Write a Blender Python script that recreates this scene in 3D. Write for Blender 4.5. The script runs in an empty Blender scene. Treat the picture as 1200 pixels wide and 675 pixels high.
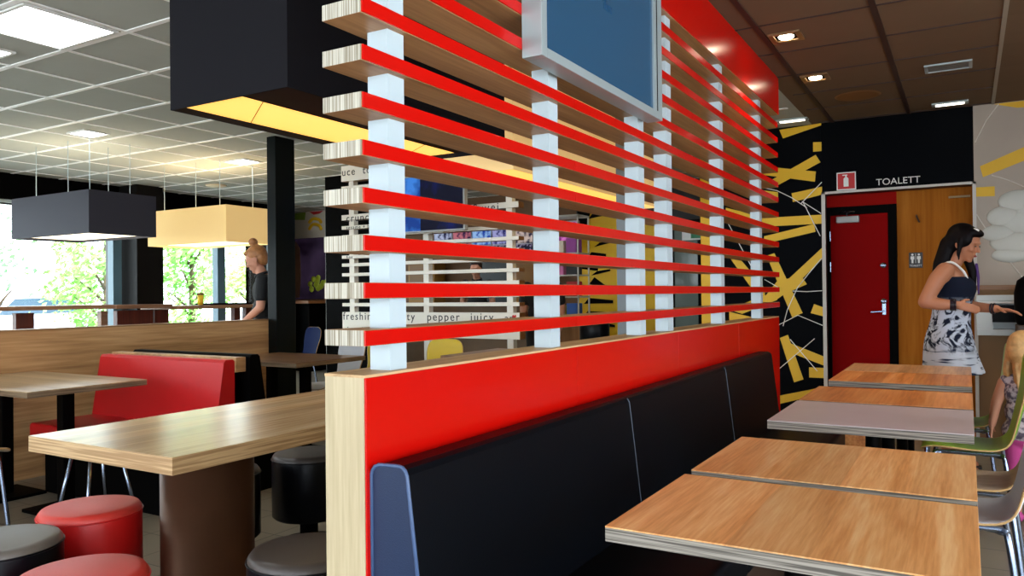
import bpy, bmesh, math, random
from mathutils import Vector, Matrix
R = math.radians
PI = math.pi
rnd = random.Random(7)
scene = bpy.context.scene
COL = scene.collection

# ------------------------------------------------------------------ materials
def lin(c):
    return tuple(((v/255)/12.92 if v/255 <= .04045 else ((v/255+.055)/1.055)**2.4) for v in c)

MATS = {}
def mat(name, rgb, rough=.5, metal=0., spec=.5, emit=None, es=1., coat=0., bump=None, vary=0., vscale=6.):
    if name in MATS: return MATS[name]
    m = bpy.data.materials.new(name); m.use_nodes = True
    nt = m.node_tree; b = nt.nodes['Principled BSDF']
    c = lin(rgb) + (1,)
    b.inputs['Base Color'].default_value = c
    b.inputs['Roughness'].default_value = rough
    b.inputs['Metallic'].default_value = metal
    b.inputs['Specular IOR Level'].default_value = spec
    b.inputs['Coat Weight'].default_value = coat
    if emit is not None:
        b.inputs['Emission Color'].default_value = lin(emit) + (1,)
        b.inputs['Emission Strength'].default_value = es
    if vary or bump:
        tc = nt.nodes.new('ShaderNodeTexCoord')
        n = nt.nodes.new('ShaderNodeTexNoise'); n.inputs['Scale'].default_value = vscale; n.inputs['Detail'].default_value = 5
        nt.links.new(tc.outputs['Object'], n.inputs['Vector'])
        if vary:
            r = nt.nodes.new('ShaderNodeValToRGB')
            r.color_ramp.elements[0].position = .3; r.color_ramp.elements[1].position = .7
            r.color_ramp.elements[0].color = tuple(v*(1-vary) for v in c[:3]) + (1,)
            r.color_ramp.elements[1].color = tuple(min(1, v*(1+vary)) for v in c[:3]) + (1,)
            nt.links.new(n.outputs['Fac'], r.inputs['Fac']); nt.links.new(r.outputs['Color'], b.inputs['Base Color'])
        if bump:
            bn = nt.nodes.new('ShaderNodeBump'); bn.inputs['Strength'].default_value = bump; bn.inputs['Distance'].default_value = .002
            n2 = nt.nodes.new('ShaderNodeTexNoise'); n2.inputs['Scale'].default_value = 350
            nt.links.new(tc.outputs['Object'], n2.inputs['Vector'])
            nt.links.new(n2.outputs['Fac'], bn.inputs['Height']); nt.links.new(bn.outputs['Normal'], b.inputs['Normal'])
    MATS[name] = m
    return m

def wood(name, c1, c2, c3, axis='y', scale=1., rough=.4, coat=0., plank=0., spec=.5):
    """grain runs along axis; c1 dark, c2 mid, c3 light"""
    if name in MATS: return MATS[name]
    m = bpy.data.materials.new(name); m.use_nodes = True
    nt = m.node_tree; b = nt.nodes['Principled BSDF']; N = nt.nodes.new; L = nt.links.new
    b.inputs['Roughness'].default_value = rough; b.inputs['Coat Weight'].default_value = coat
    b.inputs['Specular IOR Level'].default_value = spec
    tc = N('ShaderNodeTexCoord'); oi = N('ShaderNodeObjectInfo')
    mp = N('ShaderNodeMapping')
    s = {'x': (.45, 9, 9), 'y': (9, .45, 9), 'z': (9, 9, .45)}[axis]
    mp.inputs['Scale'].default_value = tuple(v*scale for v in s)
    ad = N('ShaderNodeVectorMath'); ad.operation = 'ADD'
    sc = N('ShaderNodeVectorMath'); sc.operation = 'SCALE'; sc.inputs[3].default_value = 13.
    cx = N('ShaderNodeCombineXYZ'); 
    L(oi.outputs['Random'], cx.inputs[0]); L(oi.outputs['Random'], cx.inputs[1]); L(oi.outputs['Random'], cx.inputs[2])
    L(cx.outputs[0], sc.inputs[0]); L(tc.outputs['Object'], ad.inputs[0]); L(sc.outputs[0], ad.inputs[1])
    L(ad.outputs[0], mp.inputs['Vector'])
    n1 = N('ShaderNodeTexNoise'); n1.inputs['Scale'].default_value = 1.; n1.inputs['Detail'].default_value = 6; n1.inputs['Distortion'].default_value = .6
    n2 = N('ShaderNodeTexNoise'); n2.inputs['Scale'].default_value = 7.; n2.inputs['Detail'].default_value = 4
    L(mp.outputs[0], n1.inputs['Vector']); L(mp.outputs[0], n2.inputs['Vector'])
    mx = N('ShaderNodeMath'); mx.operation = 'MULTIPLY_ADD'; mx.inputs[1].default_value = .38
    m2 = N('ShaderNodeMath'); m2.operation = 'MULTIPLY'; m2.inputs[1].default_value = .62
    L(n1.outputs['Fac'], m2.inputs[0]); L(n2.outputs['Fac'], mx.inputs[0]); L(m2.outputs[0], mx.inputs[2])
    r = N('ShaderNodeValToRGB'); e = r.color_ramp.elements
    e[0].position = .36; e[0].color = lin(c1) + (1,); e[1].position = .64; e[1].color = lin(c3) + (1,)
    k = e.new(.5); k.color = lin(c2) + (1,)
    L(mx.outputs[0], r.inputs['Fac'])
    out = r.outputs['Color']
    if plank:
        sp = N('ShaderNodeSeparateXYZ'); L(ad.outputs[0], sp.inputs[0])
        dv = N('ShaderNodeMath'); dv.operation = 'DIVIDE'; dv.inputs[1].default_value = plank
        L(sp.outputs['X' if axis != 'x' else 'Y'], dv.inputs[0])
        fl = N('ShaderNodeMath'); fl.operation = 'FLOOR'; L(dv.outputs[0], fl.inputs[0])
        wn = N('ShaderNodeTexWhiteNoise'); wn.noise_dimensions = '1D'; L(fl.outputs[0], wn.inputs['W'])
        mr = N('ShaderNodeMapRange'); mr.inputs['To Min'].default_value = .84; mr.inputs['To Max'].default_value = 1.14
        L(wn.outputs['Value'], mr.inputs['Value'])
        vm = N('ShaderNodeVectorMath'); vm.operation = 'SCALE'; L(out, vm.inputs[0]); L(mr.outputs[0], vm.inputs[3]); out = vm.outputs[0]
    L(out, b.inputs['Base Color'])
    MATS[name] = m
    return m

def stripes(name, ca, cb, axis, scale, rough=.6):
    """plywood plies: fine irregular lines stacked along axis"""
    if name in MATS: return MATS[name]
    m = bpy.data.materials.new(name); m.use_nodes = True
    nt = m.node_tree; b = nt.nodes['Principled BSDF']; N = nt.nodes.new; L = nt.links.new
    b.inputs['Roughness'].default_value = rough
    tc = N('ShaderNodeTexCoord'); mp = N('ShaderNodeMapping')
    sv = [3, 3, 3]; sv['xyz'.index(axis)] = scale
    mp.inputs['Scale'].default_value = sv
    n = N('ShaderNodeTexNoise'); n.inputs['Scale'].default_value = 1; n.inputs['Detail'].default_value = 3
    L(tc.outputs['Object'], mp.inputs['Vector']); L(mp.outputs[0], n.inputs['Vector'])
    r = N('ShaderNodeValToRGB'); e = r.color_ramp.elements
    e[0].position = .42; e[0].color = lin(ca) + (1,); e[1].position = .58; e[1].color = lin(cb) + (1,)
    L(n.outputs['Fac'], r.inputs['Fac']); L(r.outputs['Color'], b.inputs['Base Color'])
    MATS[name] = m
    return m

# ------------------------------------------------------------------ mesh helpers
def wl(o):
    v = Vector((0, 0, 0))
    while o is not None:
        v += o.location; o = o.parent
    return v

def obj(name, bm, m=None, parent=None, smooth=False, mats=None):
    """links bm (in world coordinates) as one mesh object, child of parent"""
    if parent is not None:
        off = wl(parent); bmesh.ops.translate(bm, verts=bm.verts, vec=-off)
    bmesh.ops.recalc_face_normals(bm, faces=bm.faces)
    me = bpy.data.meshes.new(name); bm.to_mesh(me); bm.free()
    for q in (mats or [m]):
        if q is not None: me.materials.append(q)
    if smooth:
        for p in me.polygons: p.use_smooth = True
    o = bpy.data.objects.new(name, me); COL.objects.link(o)
    if parent is not None: o.parent = parent
    return o

def tag(o, label, cat=None, group=None, kind=None):
    if label: o['label'] = label
    if cat: o['category'] = cat
    if group: o['group'] = group
    if kind: o['kind'] = kind
    return o

def thing(name, label, cat, loc=(0, 0, 0), group=None):
    o = bpy.data.objects.new(name, None); COL.objects.link(o); o.location = loc
    o.empty_display_size = .05
    return tag(o, label, cat, group)

def struct(name, bm, m, parent=None, mats=None, label=None):
    o = obj(name, bm, m, parent, mats=mats)
    if parent is None: o['kind'] = 'structure'
    if label: o['label'] = label
    return o

def dup(root, loc, rotz=0., label=None, group=None, mats=None):
    r = root.copy(); COL.objects.link(r); r.location = loc; r.rotation_euler = (0, 0, rotz)
    if label: r['label'] = label
    if group: r['group'] = group
    def rec(src, dst):
        for ch in list(src.children):
            c = ch.copy(); COL.objects.link(c); c.parent = dst
            if mats and ch.name.split('.')[0] in mats:
                c.data = c.data.copy(); c.data.materials[0] = mats[ch.name.split('.')[0]]
            rec(ch, c)
    rec(root, r)
    return r

def box(bm, x0, x1, y0, y1, z0, z1, bev=0., mi=0, seg=2):
    r = bmesh.ops.create_cube(bm, size=1)
    vs = r['verts']
    for v in vs:
        v.co = Vector(((x0+x1)/2+v.co.x*(x1-x0), (y0+y1)/2+v.co.y*(y1-y0), (z0+z1)/2+v.co.z*(z1-z0)))
    fs = set(f for v in vs for f in v.link_faces)
    for f in fs: f.material_index = mi
    if bev:
        es = list(set(e for v in vs for e in v.link_edges))
        bmesh.ops.bevel(bm, geom=es, offset=bev, segments=seg, profile=.6, affect='EDGES', material=-1)
    return vs

def B(x0, x1, y0, y1, z0, z1, bev=0., seg=2):
    bm = bmesh.new(); box(bm, x0, x1, y0, y1, z0, z1, bev, seg=seg); return bm

def lathe(bm, cx, cy, prof, n=40, mi=0, ax=1., ay=1.):
    rings = []
    for r, z in prof:
        if r < 1e-5:
            rings.append([bm.verts.new((cx, cy, z))])
        else:
            rings.append([bm.verts.new((cx+ax*r*math.cos(2*PI*i/n), cy+ay*r*math.sin(2*PI*i/n), z)) for i in range(n)])
    for a, b in zip(rings, rings[1:]):
        for i in range(n):
            j = (i+1) % n
            q = []
            for v in (a[i % len(a)], a[j % len(a)], b[j % len(b)], b[i % len(b)]):
                if v not in q: q.append(v)
            if len(q) > 2:
                try: bm.faces.new(q).material_index = mi
                except ValueError: pass

def tube(bm, pts, r, n=10, cap=True, mi=0):
    pts = [Vector(p) for p in pts]
    rings = []
    prev = None
    for i, p in enumerate(pts):
        d = (pts[min(i+1, len(pts)-1)]-pts[max(i-1, 0)]).normalized()
        if prev is None:
            u = d.cross(Vector((0, 0, 1)))
            if u.length < 1e-3: u = d.cross(Vector((1, 0, 0)))
        else:
            u = prev-d*prev.dot(d)
        u.normalize(); prev = u; w = d.cross(u)
        rr = r[i] if isinstance(r, (list, tuple)) else r
        rings.append([bm.verts.new(p+u*rr*math.cos(2*PI*k/n)+w*rr*math.sin(2*PI*k/n)) for k in range(n)])
    for a, b in zip(rings, rings[1:]):
        for k in range(n):
            bm.faces.new((a[k], a[(k+1) % n], b[(k+1) % n], b[k])).material_index = mi
    if cap:
        bm.faces.new(rings[0]).material_index = mi; bm.faces.new(rings[-1][::-1]).material_index = mi

def smoothpts(pts, k=6):
    P = [Vector(p) for p in pts]; out = []
    for i in range(len(P)-1):
        a = P[max(i-1, 0)]; b = P[i]; c = P[i+1]; d = P[min(i+2, len(P)-1)]
        for j in range(k):
            t = j/k
            out.append(.5*((2*b)+(c-a)*t+(2*a-5*b+4*c-d)*t*t+(3*b-a-3*c+d)*t**3))
    out.append(P[-1]); return out

def prism(bm, poly, axis, a, b, mi=0):
    """poly (u,v) extruded along axis from a to b.  axis y: (x,z); axis x: (y,z); axis z: (x,y)"""
    def P(u, v, w):
        return {'y': (u, w, v), 'x': (w, u, v), 'z': (u, v, w)}[axis]
    A = [bm.verts.new(P(u, v, a)) for u, v in poly]; Bv = [bm.verts.new(P(u, v, b)) for u, v in poly]
    fs = [bm.faces.new(A), bm.faces.new(Bv[::-1])]
    n = len(poly)
    for i in range(n): fs.append(bm.faces.new((A[i], A[(i+1) % n], Bv[(i+1) % n], Bv[i])))
    for f in fs: f.material_index = mi

def text(name, s, size, m, parent, loc, rot=(PI/2, 0, 0), ext=.001, align='LEFT', sx=1., space=1.):
    c = bpy.data.curves.new(name, 'FONT'); c.body = s; c.size = size; c.extrude = ext
    c.align_x = align; c.space_character = space; c.materials.append(m)
    tmp = bpy.data.objects.new(name, c)
    me = bpy.data.meshes.new_from_object(tmp); bpy.data.objects.remove(tmp); bpy.data.curves.remove(c)
    o = bpy.data.objects.new(name, me); COL.objects.link(o)
    if parent is not None:
        o.parent = parent; o.location = Vector(loc)-wl(parent)
    else: o.location = loc
    o.rotation_euler = rot; o.scale = (sx, 1, 1)
    return o

# ------------------------------------------------------------------ palette
RED = mat('red_laminate', (202, 10, 3), .24, spec=.28, coat=.08)
OAK = wood('oak_top', (204, 138, 76), (228, 168, 104), (242, 198, 138), 'y', 2.3, .36, plank=.16)
OAKL = wood('oak_light', (186, 148, 104), (212, 176, 130), (228, 198, 154), 'y', 1.0, .25, plank=.11)
OAKO = wood('oak_orange', (176, 100, 44), (212, 134, 68), (230, 162, 96), 'y', 1.2, .4, plank=.14)
OAKT = wood('oak_tan', (172, 124, 80), (206, 158, 110), (226, 184, 138), 'y', 1.2, .35)
OAKP = wood('oak_panel', (146, 106, 66), (182, 138, 92), (208, 166, 118), 'y', .9, .4)
OAKV = wood('oak_vertical', (178, 160, 124), (192, 174, 138), (204, 188, 152), 'z', 2.2, .5)
SLATW = wood('slat_wood', (150, 104, 62), (176, 128, 82), (196, 148, 100), 'y', 1.2, .45)
BROWNW = wood('brown_wood', (120, 78, 36), (150, 100, 48), (176, 122, 62), 'z', 1.2, .5)
COUNTERW = wood('counter_wood', (120, 84, 62), (150, 110, 84), (170, 130, 100), 'y', 1.2, .4)
MAHOG = wood('mahogany', (78, 32, 24), (98, 42, 32), (116, 54, 40), 'z', 1.2, .4)
GREYTOP = mat('grey_top', (196, 184, 186), .35, vary=.04)
PLYV = stripes('ply_vertical', (138, 126, 104), (206, 200, 184), 'x', 420)
PLYH = stripes('ply_horizontal', (84, 78, 70), (158, 150, 138), 'z', 230)
PLYO = stripes('ply_oak', (164, 128, 86), (206, 172, 126), 'z', 160)
WHITEP = mat('post_white', (190, 206, 212), .4)
CREAM = mat('cream_edge', (232, 200, 160), .5)
NAVY = mat('black_vinyl', (3, 6, 12), .42, spec=.10, bump=.2)
NAVYLIT = mat('vinyl_end_skylight_tint', (22, 40, 72), .4, spec=.35, bump=.2)  # blue skylight on the bench end put into its colour
BLACK = mat('black_paint', (3, 3, 3), .6, spec=.04)
BLACKG = mat('black_gloss', (3, 3, 4), .45, spec=.1)
BLACKV = mat('black_stool_vinyl', (6, 9, 16), .35, spec=.2, bump=.2)
STOOLTOP = mat('grey_brown_vinyl', (70, 62, 58), .42, bump=.2, vary=.08)
REDV = mat('red_vinyl', (206, 22, 22), .38, bump=.25)
REDB = mat('red_bench_vinyl', (186, 4, 14), .45, bump=.15)
STEEL = mat('brushed_steel', (150, 165, 190), .25, metal=1.)
ALU = mat('aluminium', (176, 190, 192), .35, metal=.35)
BRONZE = mat('bronze_steel', (92, 62, 44), .38, metal=.6, vary=.1)
WHITE = mat('white_paint', (232, 232, 228), .5)
BLKFAB = mat('black_lampshade', (30, 29, 33), .8, spec=.06)
CHAIRW = mat('white_shell', (220, 226, 234), .35)
CHAIRG = mat('green_shell', (124, 172, 44), .35)
CHAIRY = mat('yellow_shell', (214, 182, 12), .4)
CHAIRB = mat('blue_shell', (8, 26, 70), .7, spec=.1)
CHAIRP = wood('beige_ply_shell', (170, 148, 122), (190, 168, 140), (204, 184, 156), 'x', 1., .35)
PLYEDGE = mat('shell_ply', (196, 158, 104), .5)
YEL = mat('yellow_paint', (226, 180, 14), .5)
GLASS = bpy.data.materials.new('window_glass'); GLASS.use_nodes = True
nt = GLASS.node_tree; nt.nodes.clear()
_o = nt.nodes.new('ShaderNodeOutputMaterial'); _t = nt.nodes.new('ShaderNodeBsdfTransparent'); _g = nt.nodes.new('ShaderNodeBsdfGlossy'); _m = nt.nodes.new('ShaderNodeMixShader')
_t.inputs[0].default_value = (.95, .98, .97, 1); _g.inputs['Roughness'].default_value = .02; _m.inputs[0].default_value = .05
nt.links.new(_t.outputs[0], _m.inputs[1]); nt.links.new(_g.outputs[0], _m.inputs[2]); nt.links.new(_m.outputs[0], _o.inputs[0])

# ------------------------------------------------------------------ camera
cam = bpy.data.cameras.new('camera'); co = bpy.data.objects.new('camera', cam); COL.objects.link(co)
cam.sensor_width = 36; cam.lens = 907.4/1200*36; cam.clip_start = .05
yaw, pitch, roll = R(-30.468), R(.4455), R(-.614)
f = Vector((math.sin(yaw)*math.cos(pitch), math.cos(yaw)*math.cos(pitch), math.sin(pitch)))
rt = Vector((math.cos(yaw), -math.sin(yaw), 0)); up = rt.cross(f)
r2 = rt*math.cos(roll)+up*math.sin(roll); u2 = -rt*math.sin(roll)+up*math.cos(roll)
co.matrix_world = Matrix(((r2.x, u2.x, -f.x, 0), (r2.y, u2.y, -f.y, 0), (r2.z, u2.z, -f.z, 1.25), (0, 0, 0, 1)))
scene.camera = co

# ------------------------------------------------------------------ the room
CZ = 2.75
def tile_mat(name, c, ground, sx, sy, gap, rough=.5, var=.1, ox=0., oy=0., spec=.5):
    m = bpy.data.materials.new(name); m.use_nodes = True
    nt = m.node_tree; b = nt.nodes['Principled BSDF']; N = nt.nodes.new; L = nt.links.new
    b.inputs['Roughness'].default_value = rough; b.inputs['Specular IOR Level'].default_value = spec
    tc = N('ShaderNodeTexCoord'); sp = N('ShaderNodeSeparateXYZ'); L(tc.outputs['Object'], sp.inputs[0])
    fr = []; fl = []
    for ax, s, o in (('X', sx, ox), ('Y', sy, oy)):
        a = N('ShaderNodeMath'); a.operation = 'SUBTRACT'; a.inputs[1].default_value = o; L(sp.outputs[ax], a.inputs[0])
        d = N('ShaderNodeMath'); d.operation = 'DIVIDE'; d.inputs[1].default_value = s; L(a.outputs[0], d.inputs[0])
        q = N('ShaderNodeMath'); q.operation = 'FRACT'; L(d.outputs[0], q.inputs[0])
        p = N('ShaderNodeMath'); p.operation = 'FLOOR'; L(d.outputs[0], p.inputs[0]); fl.append(p)
        g = N('ShaderNodeMath'); g.operation = 'LESS_THAN'; g.inputs[1].default_value = gap/s; L(q.outputs[0], g.inputs[0]); fr.append(g)
    mx = N('ShaderNodeMath'); mx.operation = 'MAXIMUM'; L(fr[0].outputs[0], mx.inputs[0]); L(fr[1].outputs[0], mx.inputs[1])
    cb = N('ShaderNodeCombineXYZ'); L(fl[0].outputs[0], cb.inputs[0]); L(fl[1].outputs[0], cb.inputs[1])
    wn = N('ShaderNodeTexWhiteNoise'); L(cb.outputs[0], wn.inputs['Vector'])
    no = N('ShaderNodeTexNoise'); no.inputs['Scale'].default_value = 9; no.inputs['Detail'].default_value = 8; L(tc.outputs['Object'], no.inputs['Vector'])
    ml = N('ShaderNodeMath'); ml.operation = 'ADD'; L(wn.outputs['Value'], ml.inputs[0]); L(no.outputs['Fac'], ml.inputs[1])
    mr = N('ShaderNodeMapRange'); mr.inputs['From Max'].default_value = 2; mr.inputs['To Min'].default_value = 1-var; mr.inputs['To Max'].default_value = 1+var
    L(ml.outputs[0], mr.inputs['Value'])
    vm = N('ShaderNodeVectorMath'); vm.operation = 'SCALE'; vm.inputs[0].default_value = lin(c); L(mr.outputs[0], vm.inputs[3])
    mc = N('ShaderNodeMix'); mc.data_type = 'RGBA'; L(mx.outputs[0], mc.inputs[0]); L(vm.outputs[0], mc.inputs[6]); mc.inputs[7].default_value = lin(ground) + (1,)
    L(mc.outputs[2], b.inputs['Base Color'])
    return m

struct('floor', B(-11, 3, -4, 13, -.1, 0), tile_mat('floor_tiles', (128, 120, 104), (58, 54, 48), .3, .3, .006, .35, .12, ox=-3.757, oy=2.57))
struct('ceiling', B(-11, -1.19, -4, 13, CZ, CZ+.2), tile_mat('ceiling_grey', (178, 182, 174), (178, 182, 174), .606, .566, .0, .9, .08, -4.055, 2.655, .1))
struct('ceiling', B(-1.19, 3, -4, 13, CZ, CZ+.2), tile_mat('ceiling_brown', (112, 92, 72), (112, 92, 72), .606, .57, .0, .9, .1, -4.055, 5.05, .1))
# ceiling grid bars
WGRID = mat('white_grid', (252, 252, 250), .45)
DGRID = mat('dark_grid', (52, 32, 26), .6)
bm = bmesh.new()
x = -4.055-.606*11
for i in range(40):
    xx = -4.055-.606*11+.606*i
    if xx > -1.3: break
    box(bm, xx-.011, xx+.011, -4, 13, CZ-.006, CZ+.001)
for i in range(-11, 19):
    yy = 2.655+.566*i
    box(bm, -11, -1.25, yy-.017, yy+.017, CZ-.0055, CZ+.001)
struct('trim_1', bm, WGRID, label='white ceiling grid over the left seating area')
bm = bmesh.new()
for xx in (-1.016, -.410): box(bm, xx-.016, xx+.016, -4, 7.38, CZ-.006, CZ+.001)
for i in range(-15, 5):
    yy = 5.05+.57*i
    box(bm, -1.13, .19, yy-.006, yy+.006, CZ-.005, CZ+.001)
struct('trim_2', bm, DGRID, label='dark ceiling grid over the right seating row')
bm = bmesh.new()
for xx in (.196, .8, 1.4, 2.0): box(bm, xx-.012, xx+.012, -4, 7.38, CZ-.006, CZ+.001)
struct('trim_3', bm, mat('taupe_grid', (150, 140, 124), .6))

# right-hand room walls
bm = bmesh.new()
box(bm, 2.8, 3.0, 3.7, 13, 0, CZ+.2); box(bm, 2.8, 3.0, -4, 3.7, 0, .4); box(bm, 2.8, 3.0, -4, 3.7, 2.5, CZ+.2)
for yy in (-4, -2.5, -.95, .6, 2.15, 3.65): box(bm, 2.8, 3.0, yy-.05, yy+.05, .4, 2.5)
struct('wall_right', bm, mat('warm_wall', (120, 98, 74), .7))

# front wall (behind the viewer) with a band of large windows
bm = bmesh.new()
box(bm, -11, 3, -4.2, -4, 0, .35); box(bm, -11, 3, -4.2, -4, 2.45, CZ+.2)
for xx in (-11, -8, -5.1, -2.2, .4, 2.8): box(bm, xx-.12, xx+.12, -4.2, -4, .35, 2.45)
struct('wall_front', bm, BLACK)
# left window wall
WX = -9.8
bm = bmesh.new()
box(bm, WX-.2, WX+.02, -4, 9.0, 2.43, CZ); box(bm, WX-.2, WX, -4, 9.0, 0, .25)
box(bm, WX-.2, WX+.05, 8.93, 9.25, 0, CZ); box(bm, WX-.95, WX-.2, 9.2, 9.25, 0, CZ)
box(bm, WX-.55, WX+.02, -4, 9.3, CZ, CZ+.2)
struct('wall_left', bm, BLACK)
FR = mat('window_frame_blue_grey', (92, 124, 140), .35)
FRD = mat('window_frame_dark', (26, 34, 38), .4)
panes = [(-3.9, -1.3), (-1.3, 1.3), (1.3, 3.7), (3.7, 6.2), (6.64, 7.95), (7.95, 8.95)]
for i, (a, b) in enumerate(panes):
    bm = bmesh.new(); w = .05
    for (p, q, r_, s) in ((a, a+w, .25, 2.43), (b-w, b, .25, 2.43), (a+w, b-w, .25, .31), (a+w, b-w, 2.38, 2.43)):
        box(bm, WX-.10, WX-.02, p, q, r_, s, .004)
    w_ = obj('window_%d' % (i+1), bm, FRD if i != 4 else FR); w_['kind'] = 'structure'
    obj('window_pane', B(WX-.065, WX-.055, a+w, b-w, .31, 2.38), GLASS, w_)
# pale frame strips beside the panes
bm = bmesh.new(); box(bm, WX-.02, WX+.10, 6.13, 6.25, .25, 2.43, .004)
struct('trim_4', bm, FR, label='window post beside the black column, bluish reflection painted on')  # bluish reflection on the black post put into its colour
bm = bmesh.new(); box(bm, WX-.02, WX+.10, 7.78, 7.92, .25, 2.43, .004)
struct('trim_5', bm, FR, label='blue-grey window post right of the pale lampshade')
bm = bmesh.new(); box(bm, WX+.02, WX+.05, -4, 6.2, 2.395, 2.43)
struct('trim_6', bm, ALU, label='thin pale rail under the black beam')
bm = bmesh.new(); box(bm, WX+.02, WX+.40, 6.27, 6.66, 0, CZ, .01)
tag(obj('column', bm, mat('dark_column', (20, 18, 17), .45, spec=.12)), 'wide black column standing between the two big windows', 'column')
# slim black column at the end of the wood half wall
bm = bmesh.new(); box(bm, -5.66, -5.545, 5.10, 5.34, 0, CZ, .006)
tag(obj('column', bm, mat('slim_column', (6, 12, 12), .35, spec=.1)), 'slim black column at the end of the oak half wall', 'column')

# wall at the end of the right-hand room
WY = 7.38
BLK = mat('mural_black', (2, 4, 8), .6, spec=.05)
wall_back = bmesh.new()
box(wall_back, -2.22, -1.107, WY, WY+.12, 0, CZ)
box(wall_back, -1.107, .057, WY, WY+.12, 2.12, CZ)
struct('wall_back', wall_back, BLK)
struct('wall_back', B(.057, 2.8, WY, WY+.12, 1.27, CZ), mat('grey_mural_ground', (172, 160, 146), .6, vary=.05, vscale=2))
struct('wall_back', B(.057, 2.8, WY, WY+.12, 0, 1.24), mat('tan_wall', (140, 106, 66), .6, vary=.06, vscale=2))
bm = bmesh.new(); box(bm, .057, 2.8, WY-.03, WY+.02, 1.24, 1.28, .004)
struct('trim_7', bm, wood('ledge_wood', (120, 80, 44), (140, 96, 56), (160, 112, 70), 'x'), label='brown wooden ledge under the grey mural')
bm = bmesh.new()
box(bm, -1.115, -1.085, WY-.02, WY+.0, 0, 2.13); box(bm, .045, .07, WY-.02, WY, 0, 2.13); box(bm, -1.115, .07, WY-.02, WY, 2.11, 2.13)
struct('trim_8', bm, mat('white_trim', (200, 196, 188), .5), label='thin white trim around the toilet recess')
RY = 7.62
struct('wall_recess', B(-1.22, -.53, RY, RY+.1, 0, 2.2), mat('red_recess', (150, 12, 4), .6, spec=.06))
struct('wall_recess', B(-.53, .2, RY, RY+.1, 0, 2.2), wood('recess_wood', (146, 82, 20), (164, 96, 26), (176, 108, 36), 'z', .8, .6, spec=.06))
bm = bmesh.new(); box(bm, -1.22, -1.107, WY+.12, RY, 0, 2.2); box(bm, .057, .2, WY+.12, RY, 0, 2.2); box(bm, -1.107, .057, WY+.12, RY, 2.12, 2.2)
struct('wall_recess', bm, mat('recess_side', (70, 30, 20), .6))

# door
door = bpy.data.objects.new('door_1', None); COL.objects.link(door); door['kind'] = 'structure'; door.location = (-.84, RY, 0)
door['label'] = 'dark red toilet door in a black frame'
bm = bmesh.new()
box(bm, -1.125, -1.075, RY-.035, RY+.0, 0, 2.01, .003); box(bm, -.60, -.53, RY-.035, RY, 0, 2.01, .003); box(bm, -1.075, -.60, RY-.035, RY, 1.935, 2.01, .003)
obj('door_frame', bm, BLACK, door)
leaf = obj('door_leaf', B(-1.075, -.60, RY-.02, RY-.001, .01, 1.935, .002), mat('door_red', (138, 2, 2), .6, spec=.05), door)
bm = bmesh.new()
box(bm, -.655, -.625, RY-.03, RY-.019, 1.03, 1.14, .004)
tube(bm, [(-.64, RY-.03, 1.065), (-.64, RY-.06, 1.065), (-.66, RY-.065, 1.06), (-.745, RY-.065, 1.055)], .008)
obj('door_handle', bm, STEEL, door)
for z in (1.15, 1.47):
    bm = bmesh.new(); lathe(bm, 0, 0, [(0, .012), (.022, .012), (.026, .006), (.026, 0), (0, 0)], 24)
    bmesh.ops.rotate(bm, verts=bm.verts, matrix=Matrix.Rotation(PI/2, 3, 'X'))
    bmesh.ops.translate(bm, verts=bm.verts, vec=(-.642, RY-.02, z))
    obj('lock_rosette', bm, STEEL, door, True)
bm = bmesh.new(); box(bm, -1.02, -.83, RY-.075, RY-.02, 1.86, 1.92, .006)
cl = obj('door_closer', bm, mat('closer_silver', (150, 150, 146), .4, metal=.3), door)
bm = bmesh.new(); tube(bm, [(-.93, RY-.055, 1.925), (-.93, RY-.055, 1.95), (-.86, RY-.10, 1.955), (-.99, RY-.04, 1.965)], .008)
obj('closer_arm', bm, STEEL, cl)
for z in (1.70, 1.42):
    bm = bmesh.new(); tube(bm, [(-1.078, RY-.04, z), (-1.078, RY-.04, z+.09)], .008); obj('hinge', bm, STEEL, door)

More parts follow.
